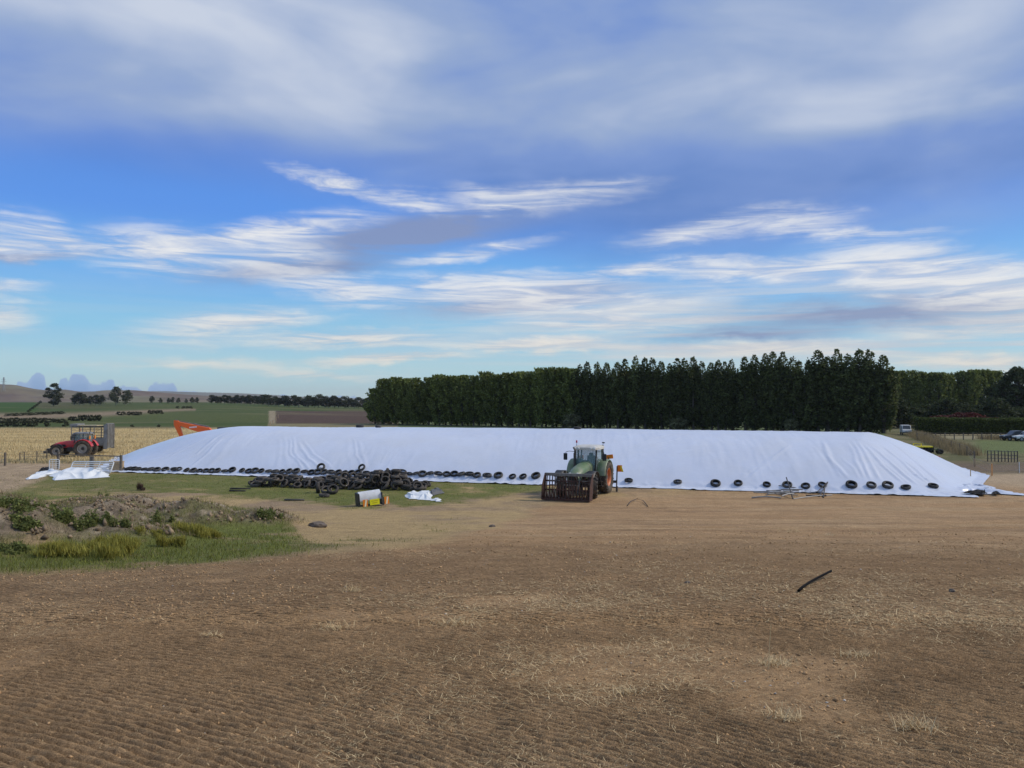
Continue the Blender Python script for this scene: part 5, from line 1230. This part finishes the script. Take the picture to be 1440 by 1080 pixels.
lone = [(884, 678, 1), (953, 680.5, 1), (1006, 682, 1), (1038, 682, 0), (1078, 684, 1), (1107, 684.5, 1), (1133, 686, 1), (1156, 684.5, 0), (1197, 684.5, 0), (1225, 685.5, 0), (1248, 686, 0), (1274, 688.5, 0), (1312, 686.5, 1)]
labs = ['tyre by itself just past the rear wheel of the green tractor', 'lone tyre on the hem, second past the green tractor', 'small thin tyre on the hem, third past the green tractor', 'wide deep tyre on the hem short of the pipe heap', 'pale-holed tyre on the hem at the start of the pipe heap', 'tyre half hidden behind the upright pipe of the heap', 'tyre on the hem beyond the upright pipe of the heap', 'tyre with sticks crossing it at the pipe heap end', 'tyre on the hem, first past the pipe heap', 'tyre on the hem, second past the pipe heap', 'big bold tyre on the hem, third past the pipe heap', 'flat-lying tyre on the hem past the big bold one', 'tyre half buried in the folds near the cover tail']
for (px, py, k), lb in zip(lone, labs):
    t = (ROWT[1] if k else BIGT[0]) if px > 1190 else (ROWT[px % 2] if px in (1006,) else BIGT[1])
    tyre_on_slope(t, px, py, lb, 'spaced tyres on the hem beyond the green tractor', .55 if px not in (1274, 1312, 884, 953) else .25, r.uniform(-.15, .15))
# a few on top
for (px, py, lb) in [(506, 601.5, 'flat tyre on the stack crest before the ploughed paddock'), (532, 601.8, 'flat tyre on the stack crest below the first poplars'), (812, 604, 'flat tyre on the crest above the green tractor'), (952, 605, 'flat tyre on the crest below the brownish bush')]:
    tyre_on_slope(BIGT[0], px, py, lb, 'tyres on the stack crest', .02, 0)
# ---- the heap
def heap():
    a, b = P(342, 686), P(588, 691); ax = (b - a); ln = ax.length; ax = ax.normalized(); back = Vector((-ax.y, ax.x, 0))
    G = .08; nu, nv = int(ln / G) + 60, int(4.6 / G); hm = np.zeros((nu, nv))
    prof_u = [0, .06, .14, .24, .34, .42, .52, .64, .74, .84, .90, .96, 1.0]; prof_h = [.35, .65, .9, .8, .65, .75, 1.0, .9, 1.3, 1.35, .75, .4, .25]
    done = 0; tries = 0; rr = np.random.default_rng(99)
    lab = 'worn brown-black tyre in the big heap on the grass'
    while done < 230 and tries < 5000:
        tries += 1
        u = rr.uniform(0, ln); v = rr.triangular(.1, 1.4, 3.3) if u / ln > .3 else rr.triangular(.5, 1.5, 2.8)
        t = TYRES[rr.integers(0, 4)]; k = rr.uniform()
        tilt = rr.uniform(0, .35) if k < .22 else (rr.uniform(.5, 1.15) if k < .8 else rr.uniform(1.1, 1.5))
        iu, iv = int((u + 2) / G), int((v + .6) / G); q = int(t[1] / G)
        i0, i1, j0, j1 = max(iu - q, 0), min(iu + q + 1, nu), max(iv - q, 0), min(iv + q + 1, nv)
        sub = hm[i0:i1, j0:j1]; base = float(np.percentile(sub, 60))
        lim = np.interp(u / ln, prof_u, prof_h) * (1 - .55 * abs(v - 1.5) / 1.7)
        half = t[2] / 2 * math.cos(tilt) + t[1] * math.sin(tilt)
        if base + half * 1.2 > max(lim, .3): continue
        hd = rr.uniform(0, 6.283) if rr.uniform() < .28 else -math.pi / 2 + rr.normal(0, .7)
        nrm = Vector((math.cos(hd) * math.sin(tilt), math.sin(hd) * math.sin(tilt), math.cos(tilt)))
        p = a + ax * u + back * v; p.z = float(gz(p.x, p.y)) + base + half * .9
        put_tyre(t, p, nrm.to_track_quat('Z', 'Y').to_euler(), lab, 'tyres of the heap')
        hm[i0:i1, j0:j1] = np.maximum(sub, base + half * 1.25); done += 1
heap()
for px, py, t, tl, hd, lb in [(597, 687, 0, 1.25, -1.3, 'black tyre standing up alone at the end of the heap'), (447, 693, 2, 1.5, .2, 'tyre standing on its tread at the front of the heap'), (459, 694, 1, .5, -1.6, 'tyre leaning open-faced at the front of the heap'), (468, 695, 2, .75, -1.5, 'pale dusty tyre leaning on others at the heap front'), (456, 699, 0, .1, 0, 'flat tyre half sunk in the grass before the heap'), (587, 690, 1, .9, -1.4, 'tyre leaning against the heap end beside the upright black one')]:
    p = P(px, py); T = TYRES[t]; n_ = Vector((math.cos(hd) * math.sin(tl), math.sin(hd) * math.sin(tl), math.cos(tl))); p = p + Vector((0, 0, T[2] / 2 * math.cos(tl) + T[1] * math.sin(tl) - .02))
    put_tyre(T, p, n_.to_track_quat('Z', 'Y').to_euler(), lb, None)

# ------------------------------------------------------------------ front bumper box with marker boards, lying on the grass
def bumper_box():
    p = P(522, 711); rz = R(27); root = empty('tractor_front_box', p, rz, 'white rounded tractor front box with yellow and orange marker boards', 'front box'); root.scale = (.92,) * 3; root.rotation_euler = (0, R(-5), rz)
    wp = mat('white_panel', (.66, .68, .70), .4, var=.08, scale=3, dirt=(.45, .43, .38), dscale=4, damt=.4)
    prof = [(math.cos(R(a)) * .42, math.sin(R(a)) * .5) for a in range(0, 181, 15)]
    m = MB()
    secs = [[Vector((xx, -y_ * .9 + .1, .45 + z_)) for (y_, z_) in prof + [(-.42, -.08), (.42, -.08)]] for xx in (-.78, -.3, .3, .62)]
    m.loft(secs, True); m.build('rounded_cover', wp, root, .02)
    m = MB(); m.box((-.82, .08, .48), (.07, .92, .82)); m.build('end_frame', black_plastic, root, .04)
    m = MB(); m.box((.66, .08, .44), (.06, .88, .72)); m.build('end_frame', black_plastic, root, .04)
    m = MB(); m.bar((-.95, -.42, .14), (.98, -.42, .14), .10); m.bar((-.82, .4, .06), (-.82, -.5, .06), .09); m.bar((.66, .4, .06), (.66, -.5, .06), .09); m.build('lower_beam', black_plastic, root)
    m = MB(); m.bar((-1.55, -.30, .04), (-.8, -.42, .05), .06); m.build('loose_bar', dark_metal, root)
    m = MB(); m.box((.10, -.50, .28), (.62, .03, .36)); s = m.build('yellow_sign', mat('sign_yellow', (.82, .76, .01), .45), root)
    m = MB()
    for k in range(2): m.box((.10, -.518, .35 - k * .12), (.40 - .08 * k, .004, .035))
    m.build('sign_print', mat('sign_print', (.45, .36, .02), .6), s)
    for xx in (-.50, .88):
        m = MB(); m.box((xx, -.50, .27), (.30, .03, .46)); b_ = m.build('marker_board', marker_orange, root)
        m = MB(); m.box((xx + .02, -.518, .27), (.10, .006, .44), (0, .22, 0)); m.build('marker_stripe', mat('pale_stripe', (.85, .80, .55), .5), b_)
    m = MB(); m.box((.64, -.50, .30), (.14, .03, .40)); m.build('marker_board', dark_metal, root)
bumper_box()

# ------------------------------------------------------------------ crumpled sheets
def sheet(name, corners, amp, seed, m, label, n=60, base=.03, cat='plastic sheet', freq=4, under=None):
    pts = [P(*c) for c in corners]; c0 = sum(pts, Vector()) / len(pts)
    g = np.linspace(0, 1, n); U, V = np.meshgrid(g, g, indexing='ij'); a, b, d, e = [np.array(p) for p in pts]
    Q = a * ((1 - U) * (1 - V))[..., None] + b * (U * (1 - V))[..., None] + d * (U * V)[..., None] + e * ((1 - U) * V)[..., None]
    sz_ = min((pts[1] - pts[0]).length, (pts[3] - pts[0]).length); X = Q[..., 0] + .35 * sz_ * (fbm(U * 3 + seed, V * 3, 2, seed) - .5); Y = Q[..., 1] + .35 * sz_ * (fbm(U * 3, V * 3 + seed, 2, seed + 2) - .5)
    rdg = 1 - np.abs(2 * fbm(U * freq * 1.1 + V, V * freq * .7, 2, seed + 5) - 1)
    dome = np.clip(np.minimum(np.minimum(U, 1 - U), np.minimum(V, 1 - V)) * 5, 0, 1)
    Z = gz(X, Y) + base + dome * amp * (.25 + 1.2 * np.maximum(rdg - .5, 0)) * (.6 + .8 * fbm(U * 3, V * 2, 2, seed + 9))
    v = np.stack([X - c0.x, Y - c0.y, Z - c0.z], -1).reshape(-1, 3); idx = np.arange(n * n).reshape(n, n)
    q = np.stack([idx[:-1, :-1], idx[1:, :-1], idx[1:, 1:], idx[:-1, 1:]], -1).reshape(-1, 4)
    o = link(name, np_mesh(name, v, q, True), None, m); o.location = c0; return tag(o, label, cat)
scrap_white = mat('scrap_white_film', (.74, .76, .76), .45, var=.06, scale=2, bump=.2, bscale=6)
sheet('plastic_sheet', [(570, 702), (612, 704), (610, 692), (571, 693)], .26, 5, scrap_white, 'small crumpled white sheet lying by the tyre heap')
sheet('plastic_sheet', [(606, 698), (624, 694), (618, 690), (604, 691)], .3, 8, mat('grey_film', (.10, .10, .095), .5), 'grey plastic scrap beside the small white sheet', 30)
sheet('plastic_sheet', [(606, 704.5), (622, 706), (620, 702.5), (610, 702)], .12, 9, scrap_white, 'thin white scrap in the grass by the small sheet', 20)
sheet('plastic_sheet', [(76, 676.5), (156, 672), (150, 661), (82, 663)], .62, 12, scrap_white, 'big crumpled white sheet heaped against the steel gate', 80)
sheet('plastic_sheet', [(42, 676), (80, 668), (78, 661), (58, 664)], .3, 14, scrap_white, 'trailing white sheet end beside the big crumpled sheet', 40)
sheet('plastic_sheet', [(54, 665), (70, 663), (70, 658), (58, 660)], .3, 16, black_film, 'black sheet scrap behind the trailing white sheet', 24)

# ------------------------------------------------------------------ gates and rails by the lane
def gate(px0, px1, py, h, lean, label, bars=5, yaw_off=0, frame=grey_metal, tr=.028):
    a, b = P(px0, py), P(px1, py); ln = (b - a).length
    root = empty('steel_gate', (a + b) / 2, math.atan2(b.y - a.y, b.x - a.x) + yaw_off, label, 'gate', None); root.rotation_euler = (lean, 0, root.rotation_euler.z)
    z0, hw = .06, ln / 2
    m = MB(); m.tube([(-hw + .06, 0, z0), (-hw, 0, z0 + .08), (-hw, 0, h - .08), (-hw + .08, 0, h), (hw - .08, 0, h), (hw, 0, h - .08), (hw, 0, z0 + .08), (hw - .06, 0, z0), (-hw + .06, 0, z0)], tr * 1.3, 7); m.build('frame', frame, root)
    for k in range(1, bars): 
        z = z0 + (h - z0) * k / bars; MB().tube([(-hw, 0, z), (hw, 0, z)], tr * .8, 6).build('bar', frame, root)
    for f in (-.33, .33): MB().tube([(hw * f, .01, z0), (hw * f, .01, h)], tr * .8, 6).build('upright', frame, root)
light_pipe = mat('white_pipe', (.60, .62, .62), .45, var=.1, scale=4)
gate(97, 155, 666, 1.15, R(-32), 'wide pale steel gate leaning back behind the crumpled sheet', 6, 0, light_pipe, .04)
gate(70, 82, 662, 1.0, R(-10), 'short pale hurdle beside the dark gate post', 5, R(25), light_pipe, .03)
wood = mat('weathered_wood', (.16, .135, .105), .9, var=.25, scale=5, bump=.4, bscale=25, dirt=(.08, .07, .055), dscale=4, damt=.6)
pale_wood = mat('pale_wood', (.40, .29, .17), .85, var=.2, scale=6)
def post(px, py, h, rad, label, m=wood, group=None, cat='post', rail=None):
    p = P(px, py); mb = MB(); rr = random.Random(int(px)); lx, ly = rr.uniform(-.03, .03), rr.uniform(-.03, .03)
    mb.tube([(0, 0, -.3), (lx * .5, ly * .5, h * .5), (lx, ly, h)], [rad, rad * .96, rad * .92], 9)
    o = mb.build('fence_post', m, None, 0); o.location = p; return tag(o, label, cat, group)
def railing():
    a, b = P(82, 659), P(170, 663); ln = (b - a).length
    root = empty('post_and_rail', (a + b) / 2, math.atan2(b.y - a.y, b.x - a.x), 'wooden posts with a single thin top rail behind the leaning gate', 'railing')
    hw = ln / 2
    for f, h in ((-1, 1.55), (.06, 1.25), (.12, 1.25), (1, 1.45)):
        MB().tube([(hw * f, 0, -.3), (hw * f, 0, h)], [.13, .12], 9).build('post', wood, root)
    MB().bar((-hw, -.02, 1.32), (hw, -.02, 1.34), .06, .09).build('rail', wood, root)
    MB().bar((hw * .12, -.03, .75), (hw, -.03, .78), .05, .12).build('rail', pale_wood, root)
railing()
m = MB(); m.box((0, 0, .4), (1.0, .7, .8)); m.box((0, 0, .83), (1.06, .76, .06)); m.box((0, -.36, .4), (.9, .03, .08)); o = m.build('wooden_box', pale_wood, None, .02); o.location = P(164, 662); tag(o, 'pale wooden box beside the end post of the railing', 'box')
def wire_fence(name, pxs, label, h=1.15, rad=.06, m=wood, wires=4, big=()):
    pts = [P(*q) for q in pxs]; c = pts[0].copy(); root = empty(name, c, 0, label, 'fence')
    for i, p in enumerate(pts):
        q = p - c; rr = random.Random(i * 7 + len(pxs)); f = 1.3 if i in big else 1.0
        MB().tube([(q.x, q.y, q.z - .2), (q.x + rr.uniform(-.05, .05), q.y, q.z + h * f * rr.uniform(.92, 1.06))], [rad * f, rad * f * .9], 7).build('post', m, root)
    for k in range(wires):
        z = h * (.25 + .7 * k / max(wires - 1, 1)); MB().tube([tuple(p - c + Vector((0, -rad, z))) for p in pts], .012, 4).build('wire', worn_steel, root)
    return root
wire_fence('wire_fence', [(-22, 650), (-8, 651), (7, 655)], 'short dark post and wire fence at the lane mouth', 1.25, .11, wood, 4)
wire_fence('wire_fence', [(28, 649), (34, 648.5), (52, 648), (66, 647)], 'thin weathered fence along the near edge of the stubble', 1.0, .05)
wire_fence('wire_fence', [(1284, 613), (1300, 619), (1313, 624), (1326, 629), (1338, 633), (1350, 637), (1360, 641), (1371, 656)], 'wire fence running beside tall dry grass up to a thick post', 1.15, .06, wood, 4, (7,))
wire_fence('wire_fence', [(x_, 618.5) for x_ in range(1290, 1462, 13)], 'far post fence in front of the clipped hedge', 1.2, .09, wood, 3)
wire_fence('wire_fence', [(1371, 657), (1395, 668), (1433, 664), (1460, 663)], 'light wire fence with stakes across the bare yard', .9, .05, pale_wood, 2)
wire_fence('wire_fence', [(380, 599), (384, 596), (388, 592), (391, 588)], 'pale posts at the corner of the ploughed paddock', 1.3, .12, pale_wood, 2)
m = MB(); m.tube([(0, 0, -.2), (0, 0, 1.0)], .05, 8); o = m.build('marker_stake', mat('orange_stake', (.55, .25, .08), .7), None); o.location = P(1395, 669); tag(o, 'orange-brown stake standing in the bare yard', 'stake')
m = MB(); m.tube([(0, 0, -.2), (0, 0, .95)], .035, 8); o = m.build('marker_stake', light_pipe, None); o.location = P(1433.5, 665); tag(o, 'white stake standing in the bare yard', 'stake')
m = MB(); m.tube([(0, 0, -.2), (0, 0, .75)], .035, 8); o = m.build('marker_stake', pale_wood, None); o.location = P(1365, 674); tag(o, 'short pale stake at the lane edge by the cover tail', 'stake')
# stock-yard hurdles
for i, (a_, b_, y_, lb) in enumerate([(1389, 1404, 649, 'dark hurdle with close uprights, first of the stock yard'), (1404, 1418, 649.5, 'stock yard hurdle joined to the dark first one'), (1418, 1431, 650, 'end hurdle of the stock yard')]):
    a, b = P(a_, y_), P(b_, y_); root = empty('yard_hurdle', (a + b) / 2, math.atan2(b.y - a.y, b.x - a.x), lb, 'hurdle', None); hw = (b - a).length / 2
    for k in range(4): MB().tube([(-hw + k * 2 * hw / 3, 0, -.1), (-hw + k * 2 * hw / 3, 0, 1.15)], .05, 6).build('upright', dark_metal if k % 3 == 0 else wood, root)
    for z in (.35, .7, 1.1): MB().bar((-hw, .02, z), (hw, .02, z), .03, .06).build('rail', worn_steel, root)

# ------------------------------------------------------------------ yellow implement, orange cone, vehicles
def implement():
    p = P(1292, 638); root = empty('farm_roller', p, R(-6), 'yellow-topped farm implement with dark rolls behind the stack end', 'implement')
    hw = 1.55
    MB().box((0, 0, .85), (2 * hw, .8, .16)).build('deck', marker_yellow, root, .03)
    for s in (-1, 1):
        m = MB(); m.prism([(s * hw - .04, .15), (s * hw + .04, .15), (s * hw + .04, .95), (s * hw - .04, .95)], -.45, .45); m.build('end_plate', dark_metal, root)
    for k in range(9):
        MB().lathe([(.05, -.11), (.34, -.11), (.38, 0), (.34, .11), (.05, .11)], 16, 'X', (-hw + .25 + k * (2 * hw - .5) / 8, 0, .38)).build('roll', black_plastic, root)
    m = MB(); m.bar((.9, -.1, .7), (2.6, -.5, .35), .10); m.bar((.9, .3, .7), (2.6, -.5, .35), .08); m.build('drawbar', mat('green_bar', (.12, .16, .04), .6), root)
    for y in (-.35, .35):
        MB().lathe([(.08, -.1), (.3, -.1), (.32, 0), (.3, .1), (.08, .1)], 16, 'Y', (2.25, y - .3, .32)).build('wheel', rubber, root)
    m = MB(); m.bar((-.6, 0, .9), (-.6, 0, 1.25), .08); m.bar((.3, 0, .9), (.3, 0, 1.2), .08); m.bar((-.6, 0, 1.22), (.3, 0, 1.18), .06); m.build('lift_frame', marker_yellow, root)
implement()
p = P(1316, 657); root = empty('fertiliser_spreader', p, R(15), 'small rusty orange spreader behind the sloping stack end', 'spreader')
MB().loft([[Vector((s * math.cos(a), s * math.sin(a), z)) for a in [k * math.pi / 5 for k in range(10)]] for s, z in ((.18, .55), (.36, .85), (.40, 1.05))]).build('hopper', mat('faded_orange', (.42, .11, .035), .6, dirt=(.2, .08, .04), dscale=5, damt=.6), root)
m = MB(); [m.bar((sx * .32, sy * .32, 0), (sx * .2, sy * .2, .62), .05) for sx in (-1, 1) for sy in (-1, 1)]; m.box((0, 0, .5), (.5, .5, .06)); m.build('stand', MATS['faded_orange'], root)
MB().lathe([(.03, .40), (.22, .40), (.22, .44), (.03, .46)], 14, 'Z').build('spinner', worn_steel, root)
def van(px, py, y, label, body, rz, name='van', car=False, s=1.0):
    x = (px - 720) / F * y; root = empty(name, (x, y, float(gz(x, y))), rz, label, name); root.scale = (s, s, s)
    prof = [(2.3, .45), (2.35, .95), (2.0, 1.15), (1.35, 1.25), (.75, 2.05), (-2.2, 2.1), (-2.35, 1.6), (-2.35, .45)] if not car else [(2.2, .4), (2.2, .8), (1.1, 1.0), (.5, 1.6), (-.6, 1.65), (-.9, 1.05), (-2.3, 1.05), (-2.35, .45)]
    m = MB(); m.prism(prof, -.9, .9); b = m.build('body', body, root, .10)
    dg = mat('dark_glass', (.05, .06, .065), .08)
    q = [(1.34, 1.30), (.80, 2.0)] if not car else [(1.05, 1.03), (.55, 1.55)]
    (xa, za), (xb, zb) = q; m = MB(); m.add([(xa + .03, -.74, za), (xa + .03, .74, za), (xb + .03, .66, zb), (xb + .03, -.66, zb), (xa, -.74, za - .02), (xa, .74, za - .02), (xb, .66, zb - .02), (xb, -.66, zb - .02)], [(0, 1, 2, 3), (4, 7, 6, 5), (0, 4, 5, 1), (1, 5, 6, 2), (2, 6, 7, 3), (3, 7, 4, 0)]); m.build('windscreen', dg, root)
    for sd_ in (-1, 1):
        w0 = [(1.1, 1.3), (.72, 1.9), (-.1, 1.9), (-.1, 1.3)] if not car else [(.85, 1.08), (.45, 1.52), (-.5, 1.55), (-.5, 1.08)]
        MB().prism(w0, sd_ * .895, sd_ * .91).build('side_window', dg, root)
        for xx in (1.45, -1.4):
            w = empty('wheel', (xx, sd_ * .82, .34)); w.parent = root
            MB().lathe([(.2, -.1), (.33, -.1), (.34, 0), (.33, .1), (.2, .1)], 18, 'Y').build('tyre', rubber, w)
            MB().lathe([(.02, sd_ * .05), (.21, sd_ * .07), (.21, 0), (.02, 0)], 14, 'Y').build('rim', grey_metal, w)
        MB().box((2.33 if not car else 2.2, sd_ * .66, .78), (.05, .3, .16)).build('headlight', lamp_glass, b, .02)
    MB().box((2.36 if not car else 2.22, 0, .52), (.1, 1.7, .2)).build('bumper', black_plastic, root, .03)
    return root
white_paint = mat('white_paint', (.72, .74, .74), .35)
van(1273, 605, 150, 'white van parked between the windbreak end and the clipped hedge', mat('dull_white_paint', (.42, .44, .44), .45), R(-110), s=.9)
van(1428, 618, 126, 'dark utility parked against the far post fence', mat('dark_paint', (.03, .035, .04), .35), R(175), 'car', True)
van(1446, 618, 124, 'white car cut by the frame beside the dark utility', white_paint, R(170), 'car', True)

# ------------------------------------------------------------------ heap of pipes and sticks by the hem, hose, wire, oddments
grey_pipe = mat('grey_pipe', (.22, .215, .205), .6, var=.25, scale=5); dark_stick = mat('dark_stick', (.045, .040, .038), .7); pale_stick = mat('pale_stick', (.42, .41, .38), .7)
def stick(px0, py0, z0, px1, py1, z1, rad, m, label, group=None, sag=0.0):
    a, b = P(px0, py0), P(px1, py1); a.z += z0; b.z += z1; c = a.copy(); mid = (a + b) / 2 + Vector((0, 0, sag))
    mb = MB(); mb.tube([a - c, (a * .75 + b * .25) - c + Vector((0, 0, sag * .7)), mid - c, (a * .25 + b * .75) - c + Vector((0, 0, sag * .7)), b - c], rad, 7)
    o = mb.build('pipe', m, None); o.location = c; return tag(o, label, 'pipe', group)
stick(1115, 702, .02, 1106, 691, .95, .04, dark_stick, 'dark pipe sticking upright out of the pipe heap')
stick(1152, 699, .05, 1164, 690, .55, .035, dark_stick, 'dark stick propped across a tyre at the heap end')
stick(1148, 694, .05, 1164, 690, .60, .03, dark_stick, 'second dark stick crossing the tyre at the heap end')
stick(1158, 700, .03, 1160, 690, .35, .04, dark_stick, 'short steep dark stick at the heap end')
stick(1095, 690, .35, 1120, 690, .2, .03, dark_stick, 'level dark stick behind the upright pipe')
rr = random.Random(4)
for k in range(17):
    cx = rr.uniform(1072, 1148); w_ = rr.uniform(14, 42); cy = rr.uniform(692, 701)
    stick(cx - w_ / 2, cy + rr.uniform(-1.5, 1.5), .05 + .22 * rr.random(), cx + w_ / 2, cy + rr.uniform(-1.5, 1.5), .05 + .22 * rr.random(), rr.uniform(.025, .05), rr.choice([grey_pipe, grey_pipe, pale_stick, dark_stick]), 'grey pipe lying in the low tangled pipe heap by the hem', 'pipes lying in the heap', rr.uniform(-.02, .08))
stick(1116, 702.5, .04, 1170, 697, .04, .03, pale_stick, 'long pale pipe along the front of the heap', None, .05)
stick(1060, 693, .05, 1100, 697, .05, .035, pale_stick, 'pale pipe trailing out of the heap towards the tractor', None, .02)
def ground_tube(name, pxs, rad, m, label, cat, lift=None):
    pts = [P(*q) for q in pxs]; c = pts[0].copy(); lift = lift or [0] * len(pts)
    mb = MB(); mb.tube([p - c + Vector((0, 0, rad + .012 + l)) for p, l in zip(pts, lift)], rad, 10, False); o = mb.build(name, m, None)
    so = o.modifiers.new('wall', 'SOLIDIFY'); so.thickness = rad * .18; so.offset = -1
    o.location = c; return tag(o, label, cat)
ground_tube('hose', [(1123, 834), (1129, 829), (1138, 823.5), (1150, 818), (1160, 814), (1169, 811)], .021, mat('black_hose', (.008, .008, .008), .9, spec=.1), 'short length of black hose lying on the bare field', 'hose', [0, .01, .02, .035, .05, .07])
ground_tube('wire_hoop', [(882, 712), (887, 707), (896, 704.5), (905, 706.5), (911, 713)], .022, dark_stick, 'thin dark bent hoop lying near the green tractor', 'hoop', [0, .06, .10, .06, 0])
for px, py, dx, m_, lb in [(414, 704, .6, dark_metal, 'dark flat board on the track edge before the heap'), (338, 688, .7, rubber, 'flat dark rubber strip at the start of the heap'), (334, 691, .55, rubber, 'second dark rubber strip beside the first')]:
    mb = MB(); mb.box((0, 0, .05), (dx * 2, .18, .09), (0, .03, .12)); o = mb.build('scrap_strip', m_, None, .02); o.location = P(px, py); tag(o, lb, 'scrap')
def rock(px, py, s, label, m):
    rr = np.random.default_rng(int(px)); b = bmesh.new(); bmesh.ops.create_icosphere(b, subdivisions=3, radius=1)
    for v in b.verts:
        n_ = .75 + .5 * float(fbm(np.array(v.co.x * 2 + px), np.array(v.co.y * 2 + v.co.z * 3), 3, 4)); v.co = Vector((v.co.x * s[0], v.co.y * s[1], v.co.z * s[2])) * n_
    me = bpy.data.meshes.new('rock'); b.to_mesh(me); b.free(); o = link('rock', me, None, m); o.location = P(px, py) + Vector((0, 0, s[2] * .3)); tag(o, label, 'rock')
rock(447, 741, (.32, .22, .16), 'flat grey-brown lump lying on the bend of the track', mat('lump_soil', (.15, .12, .095), .95, var=.3, scale=6, bump=.5))
rock(692, 741, (.12, .10, .07), 'small dark clod on the track beyond the grass tongue', MATS['lump_soil'])
rock(967, 820, (.05, .04, .03), 'small dark stone on the soil short of the black hose', MATS['lump_soil'])
rock(1339, 832, (.05, .04, .035), 'dark stone alone on smooth soil past the hose', MATS['lump_soil'])
# far pylon on the hill
d = 1500.0; x = (5 - 720) / F * d; root = empty('pylon', (x, d, 28), 0, 'tiny far transmission pylon on the brown hill', 'pylon')
m = MB()
for sx in (-1, 1):
    for sy in (-1, 1): m.bar((sx * 2.2, sy * 2.2, 0), (sx * .5, sy * .5, 30), .5)
m.build('tower', mat('pylon_steel', (.30, .31, .32), .6), root)
for z, w_ in ((22, 5.5), (26, 4.5)): MB().bar((-w_, 0, z), (w_, 0, z), .45).build('cross_arm', MATS['pylon_steel'], root)

# ------------------------------------------------------------------ the air
def haze():
    mb = MB(); mb.box((0, 3440, 63), (17000, 7100, 138)); o = mb.build('haze', None)
    m = bpy.data.materials.new('haze_air'); m.use_nodes = True; nt = m.node_tree; nt.nodes.remove(nt.nodes['Principled BSDF'])
    v = nt.nodes.new('ShaderNodeVolumePrincipled'); v.inputs['Color'].default_value = (.78, .86, 1.0, 1); v.inputs['Density'].default_value = 0.000055; v.inputs['Anisotropy'].default_value = 0.2
    nt.links.new(v.outputs[0], nt.nodes['Material Output'].inputs['Volume'])
    o.data.materials.append(m); tag(o, 'thin pale haze in the air over the whole countryside', None, None, 'stuff')
haze()
